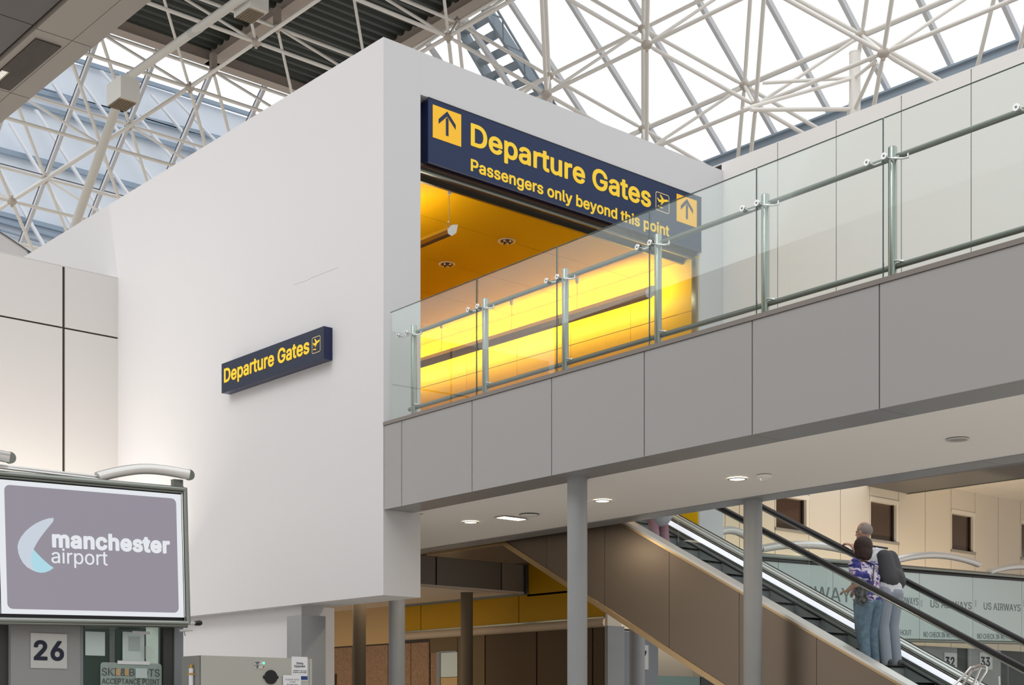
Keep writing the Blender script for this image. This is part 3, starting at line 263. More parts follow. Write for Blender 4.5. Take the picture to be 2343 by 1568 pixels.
GLYPHB = {'2':(453,['52 -17 66 -21 391 -21 401 -17 409 -7 410 58 406 69 396 76 206 78 203 83 299 183 351 244 381 290 397 333 402 363 401 388 396 418 386 443 371 468 351 490 328 508 306 520 271 532 241 536 196 535 161 527 121 508 96 488 76 466 60 438 48 398 45 363 50 348 61 341 126 341 136 343 146 353 151 389 163 413 173 423 186 431 211 438 246 436 261 431 276 422 286 412 295 398 299 368 296 349 290 333 263 293 45 58 43 48 43 -2 46 -12']),'3':(453,['175 -24 216 -28 251 -26 286 -19 316 -7 346 11 369 31 389 56 404 86 413 126 413 161 406 195 390 231 371 256 342 281 315 296 268 311 391 451 393 461 393 511 390 521 381 528 371 530 71 530 58 526 50 516 49 451 52 441 61 433 71 431 242 431 240 426 139 311 136 301 137 241 141 233 151 227 226 225 263 216 280 206 291 196 300 181 306 166 308 151 307 131 303 116 294 101 281 88 266 80 231 71 191 73 171 79 156 88 139 106 133 121 128 141 116 152 41 153 31 149 26 143 23 131 31 86 46 56 61 35 86 12 111 -3 141 -16']),'6':(453,['188 -24 226 -28 261 -25 291 -17 321 -3 348 16 375 46 393 76 404 106 410 156 405 206 392 241 371 275 341 303 311 320 271 332 229 336 341 501 343 511 341 517 336 524 326 529 251 530 241 526 236 522 93 311 66 261 50 216 43 176 44 141 53 96 66 64 86 35 118 6 146 -11','211 71 196 75 181 83 160 106 151 124 147 141 147 176 158 206 169 221 180 231 196 239 211 243 241 243 256 239 271 231 291 211 299 196 304 181 306 161 305 141 301 124 293 106 271 83 256 75 241 71']),'7':(453,['85 -17 95 -21 165 -21 177 -17 185 -7 411 443 411 513 406 523 400 528 390 530 60 530 50 526 43 518 41 508 42 448 47 438 55 432 285 431 289 428 77 8 77 -7']),'D':(502,['48 -17 63 -21 218 -21 268 -18 298 -12 341 3 378 23 413 53 440 88 462 133 474 173 479 203 482 278 475 333 460 383 443 418 429 438 398 472 363 497 318 516 278 526 253 529 58 530 48 526 43 520 39 508 39 3 40 -7','148 78 146 83 146 428 153 431 238 430 268 426 298 416 323 400 345 378 360 353 370 323 377 278 378 238 372 198 360 158 345 133 328 114 308 99 283 88 233 79']),'E':(419,['48 -17 63 -21 373 -21 383 -20 393 -11 396 -2 396 58 393 69 383 77 153 78 148 78 146 83 146 203 148 208 358 208 368 212 373 217 376 233 376 288 373 298 363 305 147 308 146 428 153 431 373 431 381 433 391 443 393 453 393 513 388 523 383 527 373 530 63 530 53 528 43 520 39 508 39 3 40 -7']),'G':(520,['223 -24 268 -28 313 -24 367 -9 403 10 435 36 468 79 485 116 496 156 499 196 499 256 496 266 488 274 478 277 283 277 268 271 262 261 262 196 268 184 283 178 388 178 391 176 387 156 379 136 357 106 333 89 303 78 268 74 238 77 208 87 183 103 161 126 146 151 134 181 127 216 125 271 130 311 138 341 158 379 177 401 203 420 228 430 253 434 278 434 303 430 333 417 358 397 376 371 391 336 398 330 408 328 478 328 488 333 494 341 495 351 492 366 478 406 462 436 438 466 413 488 383 508 348 523 308 533 278 536 243 536 198 528 158 513 118 487 85 456 63 426 52 406 33 357 23 311 19 251 23 201 27 176 42 126 62 86 92 46 118 22 138 8 178 -12']),'P':(445,['48 -17 58 -21 128 -21 136 -17 143 -10 145 -2 146 163 148 165 258 166 293 170 313 176 343 189 368 206 390 228 407 253 420 283 428 318 429 363 424 398 409 438 393 463 369 488 343 506 298 523 253 529 58 530 48 526 41 518 39 508 39 3 40 -7','148 264 146 268 146 428 148 430 258 429 283 422 303 408 313 395 320 378 323 343 316 308 308 293 299 283 278 270 253 265']),'a':(389,['122 -26 158 -29 193 -27 223 -18 253 -2 263 -16 273 -21 338 -21 350 -16 357 -6 358 249 354 294 341 329 323 356 298 377 263 394 223 403 183 405 148 401 113 391 83 375 56 354 38 331 22 299 21 284 29 274 98 253 108 254 115 259 128 281 142 294 158 303 173 308 203 310 223 306 243 294 251 279 254 264 253 252 238 248 138 235 88 221 63 209 43 194 30 179 19 159 11 129 10 99 14 69 24 44 38 22 63 -1 88 -15','148 69 128 77 116 89 113 99 114 114 123 129 138 138 158 144 253 158 254 134 250 114 242 99 228 84 213 75 193 68 168 66']),'b':(424,['193 -26 215 -29 245 -29 265 -26 295 -17 320 -4 339 9 371 44 395 91 408 144 411 209 402 264 387 304 362 344 335 370 295 393 250 404 205 404 170 395 135 374 135 509 132 519 125 526 115 530 45 528 35 520 32 509 32 -6 39 -16 50 -21 115 -21 125 -16 130 -11 135 4 164 -16','205 69 185 75 171 84 157 99 148 114 139 139 135 164 135 214 144 254 154 274 165 288 180 299 195 306 230 308 250 304 265 296 280 282 292 264 300 244 305 219 307 189 306 164 295 122 286 104 275 89 260 78 245 71 225 68']),'c':(396,['168 -26 207 -29 237 -27 272 -19 303 -6 332 15 355 39 373 69 384 99 382 111 372 121 302 138 292 134 287 129 274 99 253 79 227 69 197 68 172 74 157 84 142 99 132 116 123 139 119 164 118 199 121 224 128 249 137 269 152 288 167 299 187 307 207 309 227 307 242 303 257 294 267 285 277 271 286 249 292 244 302 241 367 257 377 263 381 269 382 282 372 309 357 334 340 354 322 370 298 384 274 394 247 402 207 405 172 403 137 393 102 375 67 345 47 318 30 284 19 244 14 204 16 149 24 109 43 64 67 32 92 8 122 -11']),'d':(424,['159 -26 197 -29 232 -26 262 -15 287 2 292 -1 295 -11 299 -16 312 -21 377 -20 386 -16 392 -6 393 509 390 519 382 527 372 530 307 529 297 524 293 519 290 509 290 379 287 375 256 394 222 404 177 405 132 394 102 379 72 354 45 319 29 284 16 229 13 184 19 129 34 79 53 44 85 9 117 -11','187 69 172 74 157 83 142 99 132 114 125 134 119 164 119 214 122 234 130 259 139 274 151 289 162 298 177 305 197 308 217 308 237 303 252 294 267 279 276 264 288 224 291 189 289 164 285 139 278 119 268 99 257 87 242 76 227 71 207 68']),'e':(404,['170 -26 212 -29 252 -26 282 -18 312 -5 339 14 359 34 377 63 386 89 382 103 372 111 312 126 302 126 290 119 276 94 257 77 232 69 202 68 182 71 162 80 144 94 130 114 122 134 120 144 122 148 372 148 386 154 392 164 392 214 386 259 377 289 359 324 335 354 307 377 272 394 237 403 187 405 152 399 117 385 92 368 66 344 45 314 28 279 16 229 13 184 19 129 29 94 46 59 68 29 102 1 137 -17','122 244 136 274 156 294 177 305 207 309 237 304 257 291 274 269 284 244 277 242 127 242']),'g':(425,['161 -168 192 -171 237 -170 272 -164 302 -154 327 -141 349 -123 367 -103 383 -73 391 -43 393 -8 393 377 392 388 382 398 372 400 307 399 297 393 294 387 292 373 262 392 232 402 192 405 147 399 112 385 75 357 52 330 29 287 19 252 15 227 13 192 16 152 23 117 31 92 47 63 67 37 87 19 112 3 132 -6 162 -13 197 -16 227 -14 257 -5 287 13 290 7 289 -23 282 -44 267 -60 242 -72 207 -76 182 -74 167 -71 144 -58 117 -26 112 -22 102 -20 90 -23 42 -50 33 -58 30 -68 34 -83 51 -108 71 -128 87 -140 112 -153 137 -163','187 82 172 86 157 94 142 107 132 123 124 142 119 167 117 192 120 222 131 262 142 279 155 292 170 302 187 307 222 307 242 301 257 291 269 277 280 257 287 237 290 212 291 182 288 157 277 122 268 107 257 96 242 87 227 82 207 80']),'h':(410,['41 -17 50 -21 115 -21 125 -17 133 -7 135 228 137 253 145 273 160 292 180 303 205 308 230 306 250 296 265 279 273 258 275 233 275 3 279 -12 285 -18 295 -21 360 -21 370 -16 378 -2 378 258 373 293 360 329 345 353 325 373 295 392 265 402 230 405 195 402 165 393 135 377 134 513 129 523 115 530 50 530 37 523 32 513 32 3 33 -7']),'i':(167,['41 -17 54 -21 119 -20 129 -14 135 -2 135 378 130 393 119 400 49 400 39 395 32 383 32 3 33 -7','73 423 99 424 119 432 136 448 145 468 147 493 139 514 122 533 99 543 74 544 54 538 34 521 22 498 21 473 29 452 49 432']),'l':(189,['106 -20 145 -23 185 -18 197 -10 201 5 190 60 185 68 180 72 170 75 140 73 135 85 134 515 127 525 115 530 50 530 40 525 35 520 32 510 32 70 38 40 55 10 80 -11']),'m':(610,['41 -17 50 -21 115 -21 125 -17 133 -7 136 258 143 278 160 297 180 307 200 309 220 306 235 298 245 288 252 273 253 -2 260 -16 275 -21 335 -21 347 -17 355 -7 358 263 365 283 379 298 395 306 420 309 440 306 457 298 467 288 473 273 475 253 476 -7 484 -17 495 -21 560 -21 570 -16 576 -7 578 3 577 268 570 313 560 336 550 352 530 374 505 391 475 402 450 407 415 406 380 397 345 379 320 356 300 377 280 392 260 401 235 406 210 407 180 401 155 391 135 378 128 393 115 400 50 400 40 396 33 388 32 378 32 3 33 -7']),'n':(410,['41 -17 50 -21 115 -21 125 -17 133 -7 135 228 137 253 145 273 161 293 185 305 210 308 230 306 250 296 265 279 273 258 275 233 276 -7 284 -17 295 -21 360 -21 374 -12 378 3 378 238 376 273 370 303 358 333 337 363 315 381 280 398 240 405 210 405 180 399 155 388 135 375 128 393 115 400 50 400 40 396 35 391 32 378 32 3 33 -7']),'o':(415,['168 -26 207 -29 247 -26 277 -17 312 0 347 29 369 59 386 94 396 129 402 184 399 229 390 269 371 314 349 344 322 369 282 392 247 402 207 405 172 403 137 393 102 375 67 345 47 318 30 284 19 244 14 204 16 149 24 109 43 64 67 32 92 8 122 -11','192 69 172 74 157 84 142 99 133 114 120 154 118 179 118 209 123 234 132 259 140 274 152 288 167 299 182 305 217 308 237 304 252 297 267 284 281 264 290 244 296 219 298 189 297 164 293 144 285 119 274 99 262 86 247 76 232 70 212 68']),'p':(424,['41 -160 50 -164 115 -164 125 -160 131 -155 135 -145 135 2 170 -18 200 -27 245 -29 280 -22 310 -10 340 10 370 43 389 75 401 110 410 165 411 210 402 265 389 300 369 335 340 366 310 386 275 400 230 405 205 404 180 399 160 390 135 373 130 390 125 396 115 400 50 400 40 396 34 390 32 380 32 -140 33 -150','205 69 185 75 170 85 157 100 148 115 139 140 135 165 135 215 144 255 155 275 165 288 180 299 195 306 230 308 250 304 265 296 280 282 291 265 299 245 305 220 307 190 306 165 300 135 292 115 283 100 270 85 255 75 240 70 220 68']),'q':(424,['299 -160 312 -164 377 -163 387 -157 393 -145 392 385 387 394 377 400 312 400 299 395 295 390 292 380 287 375 262 392 232 402 192 405 147 399 112 385 83 365 55 335 35 300 19 250 14 210 15 150 23 110 37 73 62 33 87 8 127 -16 147 -23 177 -28 217 -28 252 -20 287 2 289 0 290 -145 294 -155','187 69 172 74 157 83 142 99 132 115 125 135 119 165 119 215 122 235 131 260 139 275 152 290 162 298 177 305 197 308 217 308 237 303 252 294 266 280 276 265 288 225 291 190 289 165 285 140 279 120 268 100 257 87 242 76 227 71 207 68']),'r':(259,['41 -17 50 -21 115 -21 125 -17 133 -7 135 238 137 258 144 273 151 283 175 299 205 305 245 301 255 305 260 310 264 323 264 388 260 396 252 403 215 406 185 403 160 395 135 381 125 395 115 400 50 400 40 396 33 388 32 378 32 3 33 -7']),'s':(365,['139 -26 178 -29 213 -27 243 -21 278 -8 303 8 323 27 341 54 349 79 351 119 345 149 331 174 312 194 298 205 268 219 153 251 138 259 131 269 131 284 143 300 163 309 188 311 213 308 228 300 242 284 251 264 263 257 273 257 328 269 338 274 344 284 344 294 333 324 317 349 303 365 283 381 263 391 238 400 203 405 168 405 133 399 103 388 73 370 53 350 37 324 28 299 27 259 33 231 48 204 67 184 93 168 113 159 224 129 238 122 246 109 245 94 232 79 213 70 183 66 153 70 134 79 121 94 110 119 98 127 30 114 18 106 15 94 22 64 32 44 48 22 63 8 83 -6 108 -17']),'t':(227,['132 -21 169 -25 204 -22 224 -16 229 -11 234 -1 222 59 216 69 204 74 174 71 154 74 148 84 147 99 147 304 149 306 204 306 219 313 225 324 224 384 219 394 209 400 149 401 147 404 147 474 143 484 138 489 129 492 64 492 54 489 49 485 44 474 44 404 39 400 -1 399 -12 389 -15 379 -14 324 -9 314 -1 307 39 306 44 304 44 94 47 64 52 44 66 19 81 4 104 -12']),'u':(410,['146 -22 180 -26 215 -23 245 -13 275 4 281 -12 295 -21 360 -21 370 -16 375 -10 378 3 378 378 375 390 365 399 295 400 285 397 277 388 275 378 275 153 272 128 265 107 249 88 225 75 200 71 180 73 160 83 145 99 137 123 135 148 135 378 133 388 125 397 110 400 50 400 40 396 33 388 32 378 32 138 33 108 39 78 57 38 80 10 105 -8']),'v':(389,['151 -17 160 -21 230 -21 240 -16 245 -9 391 373 391 388 380 398 370 400 305 400 295 398 289 393 195 135 101 393 95 397 85 400 15 400 5 396 -2 388 -4 378 -1 368 143 -7']),'y':(389,['54 -162 100 -166 120 -163 145 -156 165 -145 180 -134 195 -117 209 -97 225 -62 391 373 391 388 382 398 370 400 305 400 295 398 289 393 195 135 101 393 95 397 85 400 20 400 10 399 0 391 -3 383 -2 373 140 -2 125 -43 110 -64 95 -69 55 -66 45 -72 42 -77 27 -132 27 -142 35 -155'])}
def text(body, o, ex, ey, h, m, name='lettering', parent=None, width=None, bold=0.0, depth=.004, serif=0):
    """flat lettering on the plane at o spanned by ex (reading direction) and ey; h is the height of a capital"""
    x = 0.0; fat = max(0, bold - .018) * .35 if bold >= .015 else 0.0; gv, gf = [], []
    for ch in body:
        if ch == ' ': x += .19; continue
        ad, cont = (GLYPHB if bold >= .015 and ch in GLYPHB else GLYPH)[ch]
        c = bpy.data.curves.new('t', 'CURVE'); c.dimensions = '2D'; c.fill_mode = 'FRONT'
        for q in cont:
            q = [float(v_) / 1000 for v_ in q.split()]; n = len(q) // 2
            sp_ = c.splines.new('POLY'); sp_.points.add(n - 1); sp_.use_cyclic_u = True
            for i in range(n):
                p0, p1, p2 = (V((q[2 * (k_ % n)], q[2 * (k_ % n) + 1], 0)) for k_ in (i - 1, i, i + 1))
                d0, d1 = (p1 - p0).normalized(), (p2 - p1).normalized()
                n0, n1 = V((-d0.y, d0.x, 0)), V((-d1.y, d1.x, 0)); mt = n0 + n1
                mt = mt.normalized() / max(.6, mt.length / 2) if mt.length > .1 else n0
                p1 = p1 - mt * fat; sp_.points[i].co = (x + p1.x, p1.y, 0, 1)
        t = bpy.data.objects.new('t', c); col.objects.link(t)
        dg = bpy.context.evaluated_depsgraph_get(); me = bpy.data.meshes.new_from_object(t.evaluated_get(dg)); bpy.data.objects.remove(t)
        if me.polygons and me.polygons[0].normal.z < 0: me.flip_normals()
        k0 = len(gv); gv += [v_.co.copy() for v_ in me.vertices]; gf += [tuple(k0 + i for i in p.vertices) for p in me.polygons]
        bpy.data.meshes.remove(me); x += ad / 1000 + fat * 1.2 + (.008 if bold >= .015 else 0)
    me = bpy.data.meshes.new('t'); me.from_pydata(gv, [], gf)
    capH = .509
    xs = [v_.x for v_ in gv]; x0, x1 = min(xs), max(xs)
    s = h / capH; sx = s if width is None else width / (x1 - x0)
    ex = V(ex).normalized(); ey = V(ey).normalized(); n = ex.cross(ey)
    b = MB(); vs_ = [V(o) + ex * ((v_.co.x - x0) * sx) + ey * (v_.co.y * s) + n * depth for v_ in me.vertices]
    b.add(vs_, [tuple(p.vertices) for p in me.polygons], m)
    k = len(vs_)
    # thickness behind the face so that the letters are cut vinyl, not paper thin
    cnt = {}
    for p in me.polygons:
        for e_ in p.edge_keys: cnt[e_] = cnt.get(e_, 0) + 1
    bd = {e_ for e_, q in cnt.items() if q == 1}
    side = []
    for p in me.polygons:
        vv = list(p.vertices)
        for i in range(len(vv)):
            a_, b_ = vv[i], vv[(i + 1) % len(vv)]
            if (min(a_, b_), max(a_, b_)) in bd: side.append((b_, a_, a_ + k, b_ + k))
    b.v += [q - n * depth for q in vs_]; mi = b._mi(m)
    for f in side: b.f.append(list(f)); b.m.append(mi); b.sm.append(False)
    bpy.data.meshes.remove(me)
    return b.build(name, parent)
def rrect(w_, h_, r, n=6):
    pts = []
    for cx_, cy_, a0 in ((w_ - r, h_ - r, 0), (r, h_ - r, 90), (r, r, 180), (w_ - r, r, 270)):
        for i in range(n + 1):
            a = math.radians(a0 + 90 * i / n); pts.append((cx_ + r * math.cos(a), cy_ + r * math.sin(a)))
    return pts
def flat(pts2, o, ex, ey, depth, m, name, parent, mb=None):
    ex = V(ex).normalized(); ey = V(ey).normalized(); n = ex.cross(ey)
    b = mb or MB(); b.prism([V(o) + ex * p[0] + ey * p[1] for p in pts2], n * depth, m)
    return b if mb else b.build(name, parent)
def ring(o, ex, ey, w_, h_, r, t, depth, m, name, parent):
    ex = V(ex).normalized(); ey = V(ey).normalized(); n = ex.cross(ey)
    A_ = rrect(w_, h_, r); B_ = [(x + t, y + t) for x, y in rrect(w_ - 2 * t, h_ - 2 * t, max(r - t, .001))]
    k = len(A_); b = MB(); P = lambda q, d: V(o) + ex * q[0] + ey * q[1] + n * d
    b.add([P(q, depth) for q in A_] + [P(q, depth) for q in B_] + [P(q, 0) for q in A_] + [P(q, 0) for q in B_],
          [(i, (i + 1) % k, (i + 1) % k + k, i + k) for i in range(k)] + [(i, i + 2 * k, (i + 1) % k + 2 * k, (i + 1) % k) for i in range(k)] + [(i + k, (i + 1) % k + k, (i + 1) % k + 3 * k, i + 3 * k) for i in range(k)], m)
    return b.build(name, parent)
E1, E2, EZ = V((1, 0, 0)), V((0, 1, 0)), V((0, 0, 1))

# ------------------------------------------------------------------ ground
b = MB(); b.box(-25, -8, -.2, 60, 45, 0, FLOORM); struct(b.build('floor'))

# ------------------------------------------------------------------ tall white wall block (gate portal)
B0, A0 = 10.072, 13.783          # near corner
B1 = 10.638                      # back of the thick side wall = left jamb of the opening
BR = 15.84                       # right jamb of the opening
BF = 16.383                      # far right corner
ZT = 9.815; ZB = 3.068
b = MB(); b.box(B0, A0, ZB, B1, 24.6, ZT, WHITE); struct(b.build('wall_left'))
b = MB()
b.box(B1, A0, 9.285, BF, A0 + .45, ZT, WHITE2)               # lintel
b.box(BR, A0, 3.6, BF, A0 + .45, 9.285, WHITE2)              # right jamb
struct(b.build('wall_front'))
b = MB(); b.box(B0 + .001, A0 - .004, 5.16, B1 - .01, A0, ZT - .001, WHITE2); struct(b.build('trim_1'))
b = MB(); b.box(B0 - .05, A0 + .7, ZB - .0, B0, A0 + .701, ZB + .01, WHITE)
# white wall under the block, further back
b = MB(); pe = AY(16.3, 690, 1500)
b.box(10.25, 15.9, 0, 10.8, 24.6, ZB, WHITE); struct(b.build('wall_lower'))
# hairline crack and a fixing on the big wall
b = MB(); q = [AX(B0, x, y) for x, y in ((672, 652), (700, 643), (715, 635), (738, 626), (775, 612))]
b.tube([p - E1 * .0 for p in q], .0018, mat('hairline_crack', (.45, .42, .40), .9), 5); o = b.build('trim_3'); struct(o)

# ------------------------------------------------------------------ panelled wall at left, along X at its far end
AP = 20.892
b = MB()
zt, zj = 8.56, 7.608; gx = 9.176
b.box(2.0, AP + .03, 0, B0, AP + .3, zt - .01, GAP)
for x0, x1 in ((2.0, 4.3), (4.34, 6.8), (6.84, gx - .022), (gx + .022, B0)):
    for z0, z1 in ((2.6, zj - .014), (zj + .014, zt)):
        b.box(x0, AP, z0, x1, AP + .05, z1, PANEL)
b.box(2.0, AP, 0, B0, AP + .05, 2.57, PANEL)
b.box(2.0, AP - .0, zt - .002, B0, AP + .3, zt + .01, PANEL)
struct(b.build('wall_rear'))
# white upstand of the roof edge beyond that wall
b = MB()
P = [atd(x, y, 31.0) for x, y in ((-60, 490), (0, 533), (105, 602), (140, 640), (-60, 640))]
b.prism(P, FW * .3, WHITE)
b.tube([atd(-60, 488, 30.97), atd(0, 531, 30.97), atd(106, 601, 30.97)], .016, BULKD, 6)
b.tube([atd(62, 573, 30.95), atd(76, 598, 30.95)], .014, BULKD, 6)
struct(b.build('trim_2'))

# ------------------------------------------------------------------ passage behind the opening
AE = 23.0
b = MB(); zc = 8.42
for i, (y0, y1) in enumerate(((A0 + .3, 15.18), (15.18, 16.56), (16.56, 17.90), (17.90, 19.25), (19.25, 20.6), (20.6, 21.95), (21.95, AE))):
    b.box(B1 + .005, y0 + .006, zc, BR - .005, y1 - .006, zc + .04, YCEIL)
b.box(B1, A0 + .3, zc + .05, BR, AE, zc + .12, GAP)
struct(b.build('ceiling_1'))
b = MB()
js = [A0 + .02, 15.18, 16.52, 17.84, 19.18, 20.5, 21.8, AE]
def zl(z0, A): return z0
for i in range(7):
    for z0, z1 in ((3.6 if i == 0 else 5.06, 6.55), (6.555, 7.63), (7.64, zc - .004)):
        b.box(BR - .012, js[i] + .004, z0, BR, js[i + 1] - .004, z1, YWALL)
b.box(BR, A0 + .45, 3.6, BR + .2, 15.2, zc + .12, GAP); b.box(BR, 15.2, 5.0, BR + .2, AE, zc + .12, GAP)
struct(b.build('wall_right'))
b = MB(); b.box(B1, AE, 5.0, BR, AE + .1, zc + .1, YWALL); struct(b.build('wall_end'))
b = MB(); b.box(B1 + .001, A0 + .46, 5.05, 13.05, AE, 5.12, COPING); b.box(13.05, 15.3, 5.05, BR - .02, AE, 5.12, COPING); struct(b.build('floor_upper'))
b = MB(); b.box(B1, A0 + .45, 5.12, B1 + .02, AE, zc, YWALL); struct(b.build('wall_inner'))
# bronze head and side guides of the opening
t = thing('shutter_head', 'dark bronze shutter head running under the large blue sign', 'shutter', (13.2, A0, 8.38))
b = MB(); b.box(B1 + .01, A0 + .05, 8.43, BR - .01, A0 + .34, 8.468, BRONZE); b.build('underside', t)
b = MB(); b.box(B1 + .01, A0 + .10, 8.385, BR - .01, A0 + .13, 8.43, STEELD); b.box(B1 + .01, A0 + .30, 8.36, BR - .01, A0 + .34, 8.43, STEELD); b.build('guide_rail', t)
b = MB(); b.box(BR - .06, A0 + .02, 5.1, BR - .015, A0 + .10, 8.38, STEEL); b.build('side_guide', t)

# pendants
def pendant(x, y0, y1, z, label, lit=-1, wires=(), k=1.0):
    t = thing('pendant_light', label, 'light', (x, y0, z - .06), 'linear pendant lights in the yellow passage')
    prof = [(-.075 * lit, .075), (.02 * lit, .05), (.085 * lit, -.02), (.075 * lit, -.07), (.02 * lit, -.085), (-.05 * lit, -.03)]
    prof = [(p[0] * k, p[1] * k) for p in prof]
    b = MB(); b.prism([V((x - p[0] * -1, y0 + .012, z + p[1])) for p in prof], (0, y1 - y0 - .02, 0), mat('pendant_body_' + str(len(MATS)), (.25, .21, .17), .3, metal=.7)); b.build('housing', t)
    b = MB(); b.prism([V((x - p[0] * -1.06, y0, z + p[1] * 1.06)) for p in prof], (0, .012, 0), PLATE); b.build('end_cap', t)
    b = MB(); b.tube([(x - .045 * -lit * -1, y0 + .05, z + .045), (x - .045 * -lit * -1, y1 - .05, z + .045)], .032, TUBEL, 8); b.build('tube', t)
    for yw in wires:
        b = MB(); b.tube([(x, yw, z + .06), (x, yw, zc - .08)], .004, STEEL, 5); b.tube([(x, yw + .02, z + .05), (x, yw + .05, z + .10), (x, yw, z + .14)], .004, STEEL, 5); b.build('wire', t)
        b = MB(); b.tube([(x, yw, zc - .09), (x, yw, zc - .02), (x, yw, zc)], [.022, .035, .04], PLATE, 12); b.build('ceiling_cap', t)
    return t
pendant(11.38, 14.06, 20.2, 7.86, 'short-looking pendant tube light hanging by a wire at left of the yellow opening', -1, (14.14, 17.1))
pendant(15.22, 14.17, 21.5, 7.86, 'long brown pendant light hanging close to the bright yellow wall', -1, (15.74, 17.28, 19.12), 1.35)

# downlights in the yellow ceiling and bridge soffit
def downlight(p, r, label, m, grp, lit=True, trim=PLATE, name='downlight'):
    t = thing(name, label, 'light', p, grp)
    b = MB(); n = 24
    vs_ = [V(p) + V((math.cos(2 * math.pi * k / n) * q, math.sin(2 * math.pi * k / n) * q, z)) for q, z in ((r * 1.22, 0), (r * 1.2, -.008), (r, -.010), (r * .93, -.003)) for k in range(n)]
    b.add(vs_, [(i * n + k, i * n + (k + 1) % n, (i + 1) * n + (k + 1) % n, (i + 1) * n + k) for i in range(3) for k in range(n)], trim, True); b.build('trim_ring', t)
    b = MB(); b.disc(V(p) - EZ * .004, EZ, r * .95, .003, m, 24); b.build('lamp', t)
    if not lit:
        b = MB()
        for k in range(9):
            a = 2 * math.pi * k / 9; b.sph(V(p) + V((math.cos(a) * r * .6, math.sin(a) * r * .6, -.012)), r * .2, (CHROME if k % 2 else BRONZE), 6, 4)
        b.build('reflector', t)
    return t
REFL = mat('downlight_reflector', (.55, .42, .30), .15, metal=.9)
downlight(V((13.28, 15.19, zc)), .105, 'round recessed downlight in the yellow ceiling, the one nearer the blue sign', REFL, 'downlights in the yellow ceiling', False)
downlight(V((13.28, 16.56, zc)), .105, 'round recessed downlight in the yellow ceiling, the one further inside', REFL, 'downlights in the yellow ceiling', False)
SZ = 4.10
for (x, y), lb in (((1092, 1197), 'lit round downlight in the bridge soffit nearest the white wall'), ((1384, 1147), 'lit round downlight in the bridge soffit just right of the front column'), ((1686, 1096), 'lit round downlight in the bridge soffit beside the smoke detector')):
    p = AZ(SZ, x, y); p.x = 11.56; downlight(p, .085, lb, LAMP, 'lit downlights under the bridge')
p = AZ(SZ, 2191, 1006); downlight(p, .085, 'unlit downlight in the bridge soffit at the far right', mat('unlit_lens', (.33, .30, .26), .3), None)
p = AZ(SZ, 1211, 1178); t = thing('access_cover', 'round grey cover plate in the bridge soffit behind the oblong light', 'cover', p)
b = MB(); b.disc(p - EZ * .006, EZ, .12, .006, SOFFW); b.build('plate', t)
b = MB(); b.tube([p - EZ * .004 + V((math.cos(a / 12 * math.pi) * .122, math.sin(a / 12 * math.pi) * .122, 0)) for a in range(25)], .004, GREYD, 5); b.build('edge_ring', t)
p = AZ(SZ, 1170, 1186); t = thing('oblong_light', 'lit oblong recessed light in the bridge soffit', 'light', p)
b = MB(); b.box(p.x - .21, p.y - .10, SZ - .007, p.x + .21, p.y + .10, SZ - .001, PLATE); b.build('frame', t)
b = MB(); b.box(p.x - .18, p.y - .07, SZ - .010, p.x + .18, p.y + .07, SZ - .005, LAMP); b.build('lamp', t)
p = AZ(SZ, 1749, 1088); t = thing('smoke_detector', 'small white round smoke detector under the bridge soffit', 'detector', p)
b = MB(); b.tube([p, p - EZ * .03, p - EZ * .034], [.075, .075, .05], SOFFW, 20); b.build('base', t)
b = MB(); b.tube([p - EZ * .03, p - EZ * .055, p - EZ * .062], [.045, .04, .02], PANEL2, 16); b.build('sensor', t)

# ------------------------------------------------------------------ signs
def arrow(o, ex, ey, s, parent, name='arrow'):
    b = MB(); n = V(ex).normalized().cross(V(ey).normalized())
    P = lambda pts: [V(o) + V(ex).normalized() * (x * s) + V(ey).normalized() * (y * s) for x, y in pts]
    b.prism(P([(.455, .17), (.455, .62), (.5, .68), (.545, .62), (.545, .17)]), n * .003, NAVY)
    b.prism(P([(.5, .84), (.20, .55), (.20, .42), (.5, .70)]), n * .003, NAVY)
    b.prism(P([(.5, .84), (.5, .70), (.80, .42), (.80, .55)]), n * .003, NAVY)
    return b.build(name, parent)
def plane_icon(o, ex, ey, w_, h_, parent, m, m2):
    ring(o, ex, ey, w_, h_, w_ * .12, w_ * .035, .002, m2, 'pictogram_border', parent)
    b = MB(); n = V(ex).normalized().cross(V(ey).normalized())
    P = lambda pts: [V(o) + V(ex).normalized() * (x * w_) + V(ey).normalized() * (y * h_) for x, y in pts]
    b.prism(P([(.10, .66), (.16, .68), (.26, .60), (.80, .74), (.90, .74), (.93, .69), (.86, .63), (.30, .47), (.22, .50)]), n * .003, m)
    b.prism(P([(.30, .88), (.38, .89), (.62, .68), (.46, .62)]), n * .0031, m)
    b.prism(P([(.36, .36), (.43, .37), (.66, .60), (.50, .60)]), n * .0032, m)
    b.prism(P([(.14, .26), (.20, .29), (.50, .24), (.52, .21), (.48, .18), (.18, .22)]), n * .003, m)
    return b.build('plane_pictogram', parent)
AS = A0 - .012
t = thing('departure_sign', 'large navy overhead sign reading Departure Gates, Passengers only beyond this point', 'sign', (13.3, AS, 8.47))
sx0, sx1, sz0, sz1 = 10.75, 15.868, 8.472, 9.281
b = MB(); b.box(sx0 + .004, AS + .004, sz0, sx1, AS + .30, sz1 - .03, NAVYS); b.build('case', t)
b = MB(); b.box(sx0, AS, sz0, sx1, AS + .006, sz1, NAVY); b.build('face', t)
b = MB(); b.box(sx0 - .003, AS - .004, sz0 - .006, sx1, AS + .004, sz0 + .006, GREYD); b.box(sx0 - .003, AS - .004, sz1 - .006, sx1, AS + .004, sz1 + .004, GREYD); b.build('edge_strip', t)
def onS(x, y): return AY(AS, x, y)
for (x0, y0, x1, y1) in ((990, 318, 1055, 336), (1548, 503, 1594, 518)):
    pass
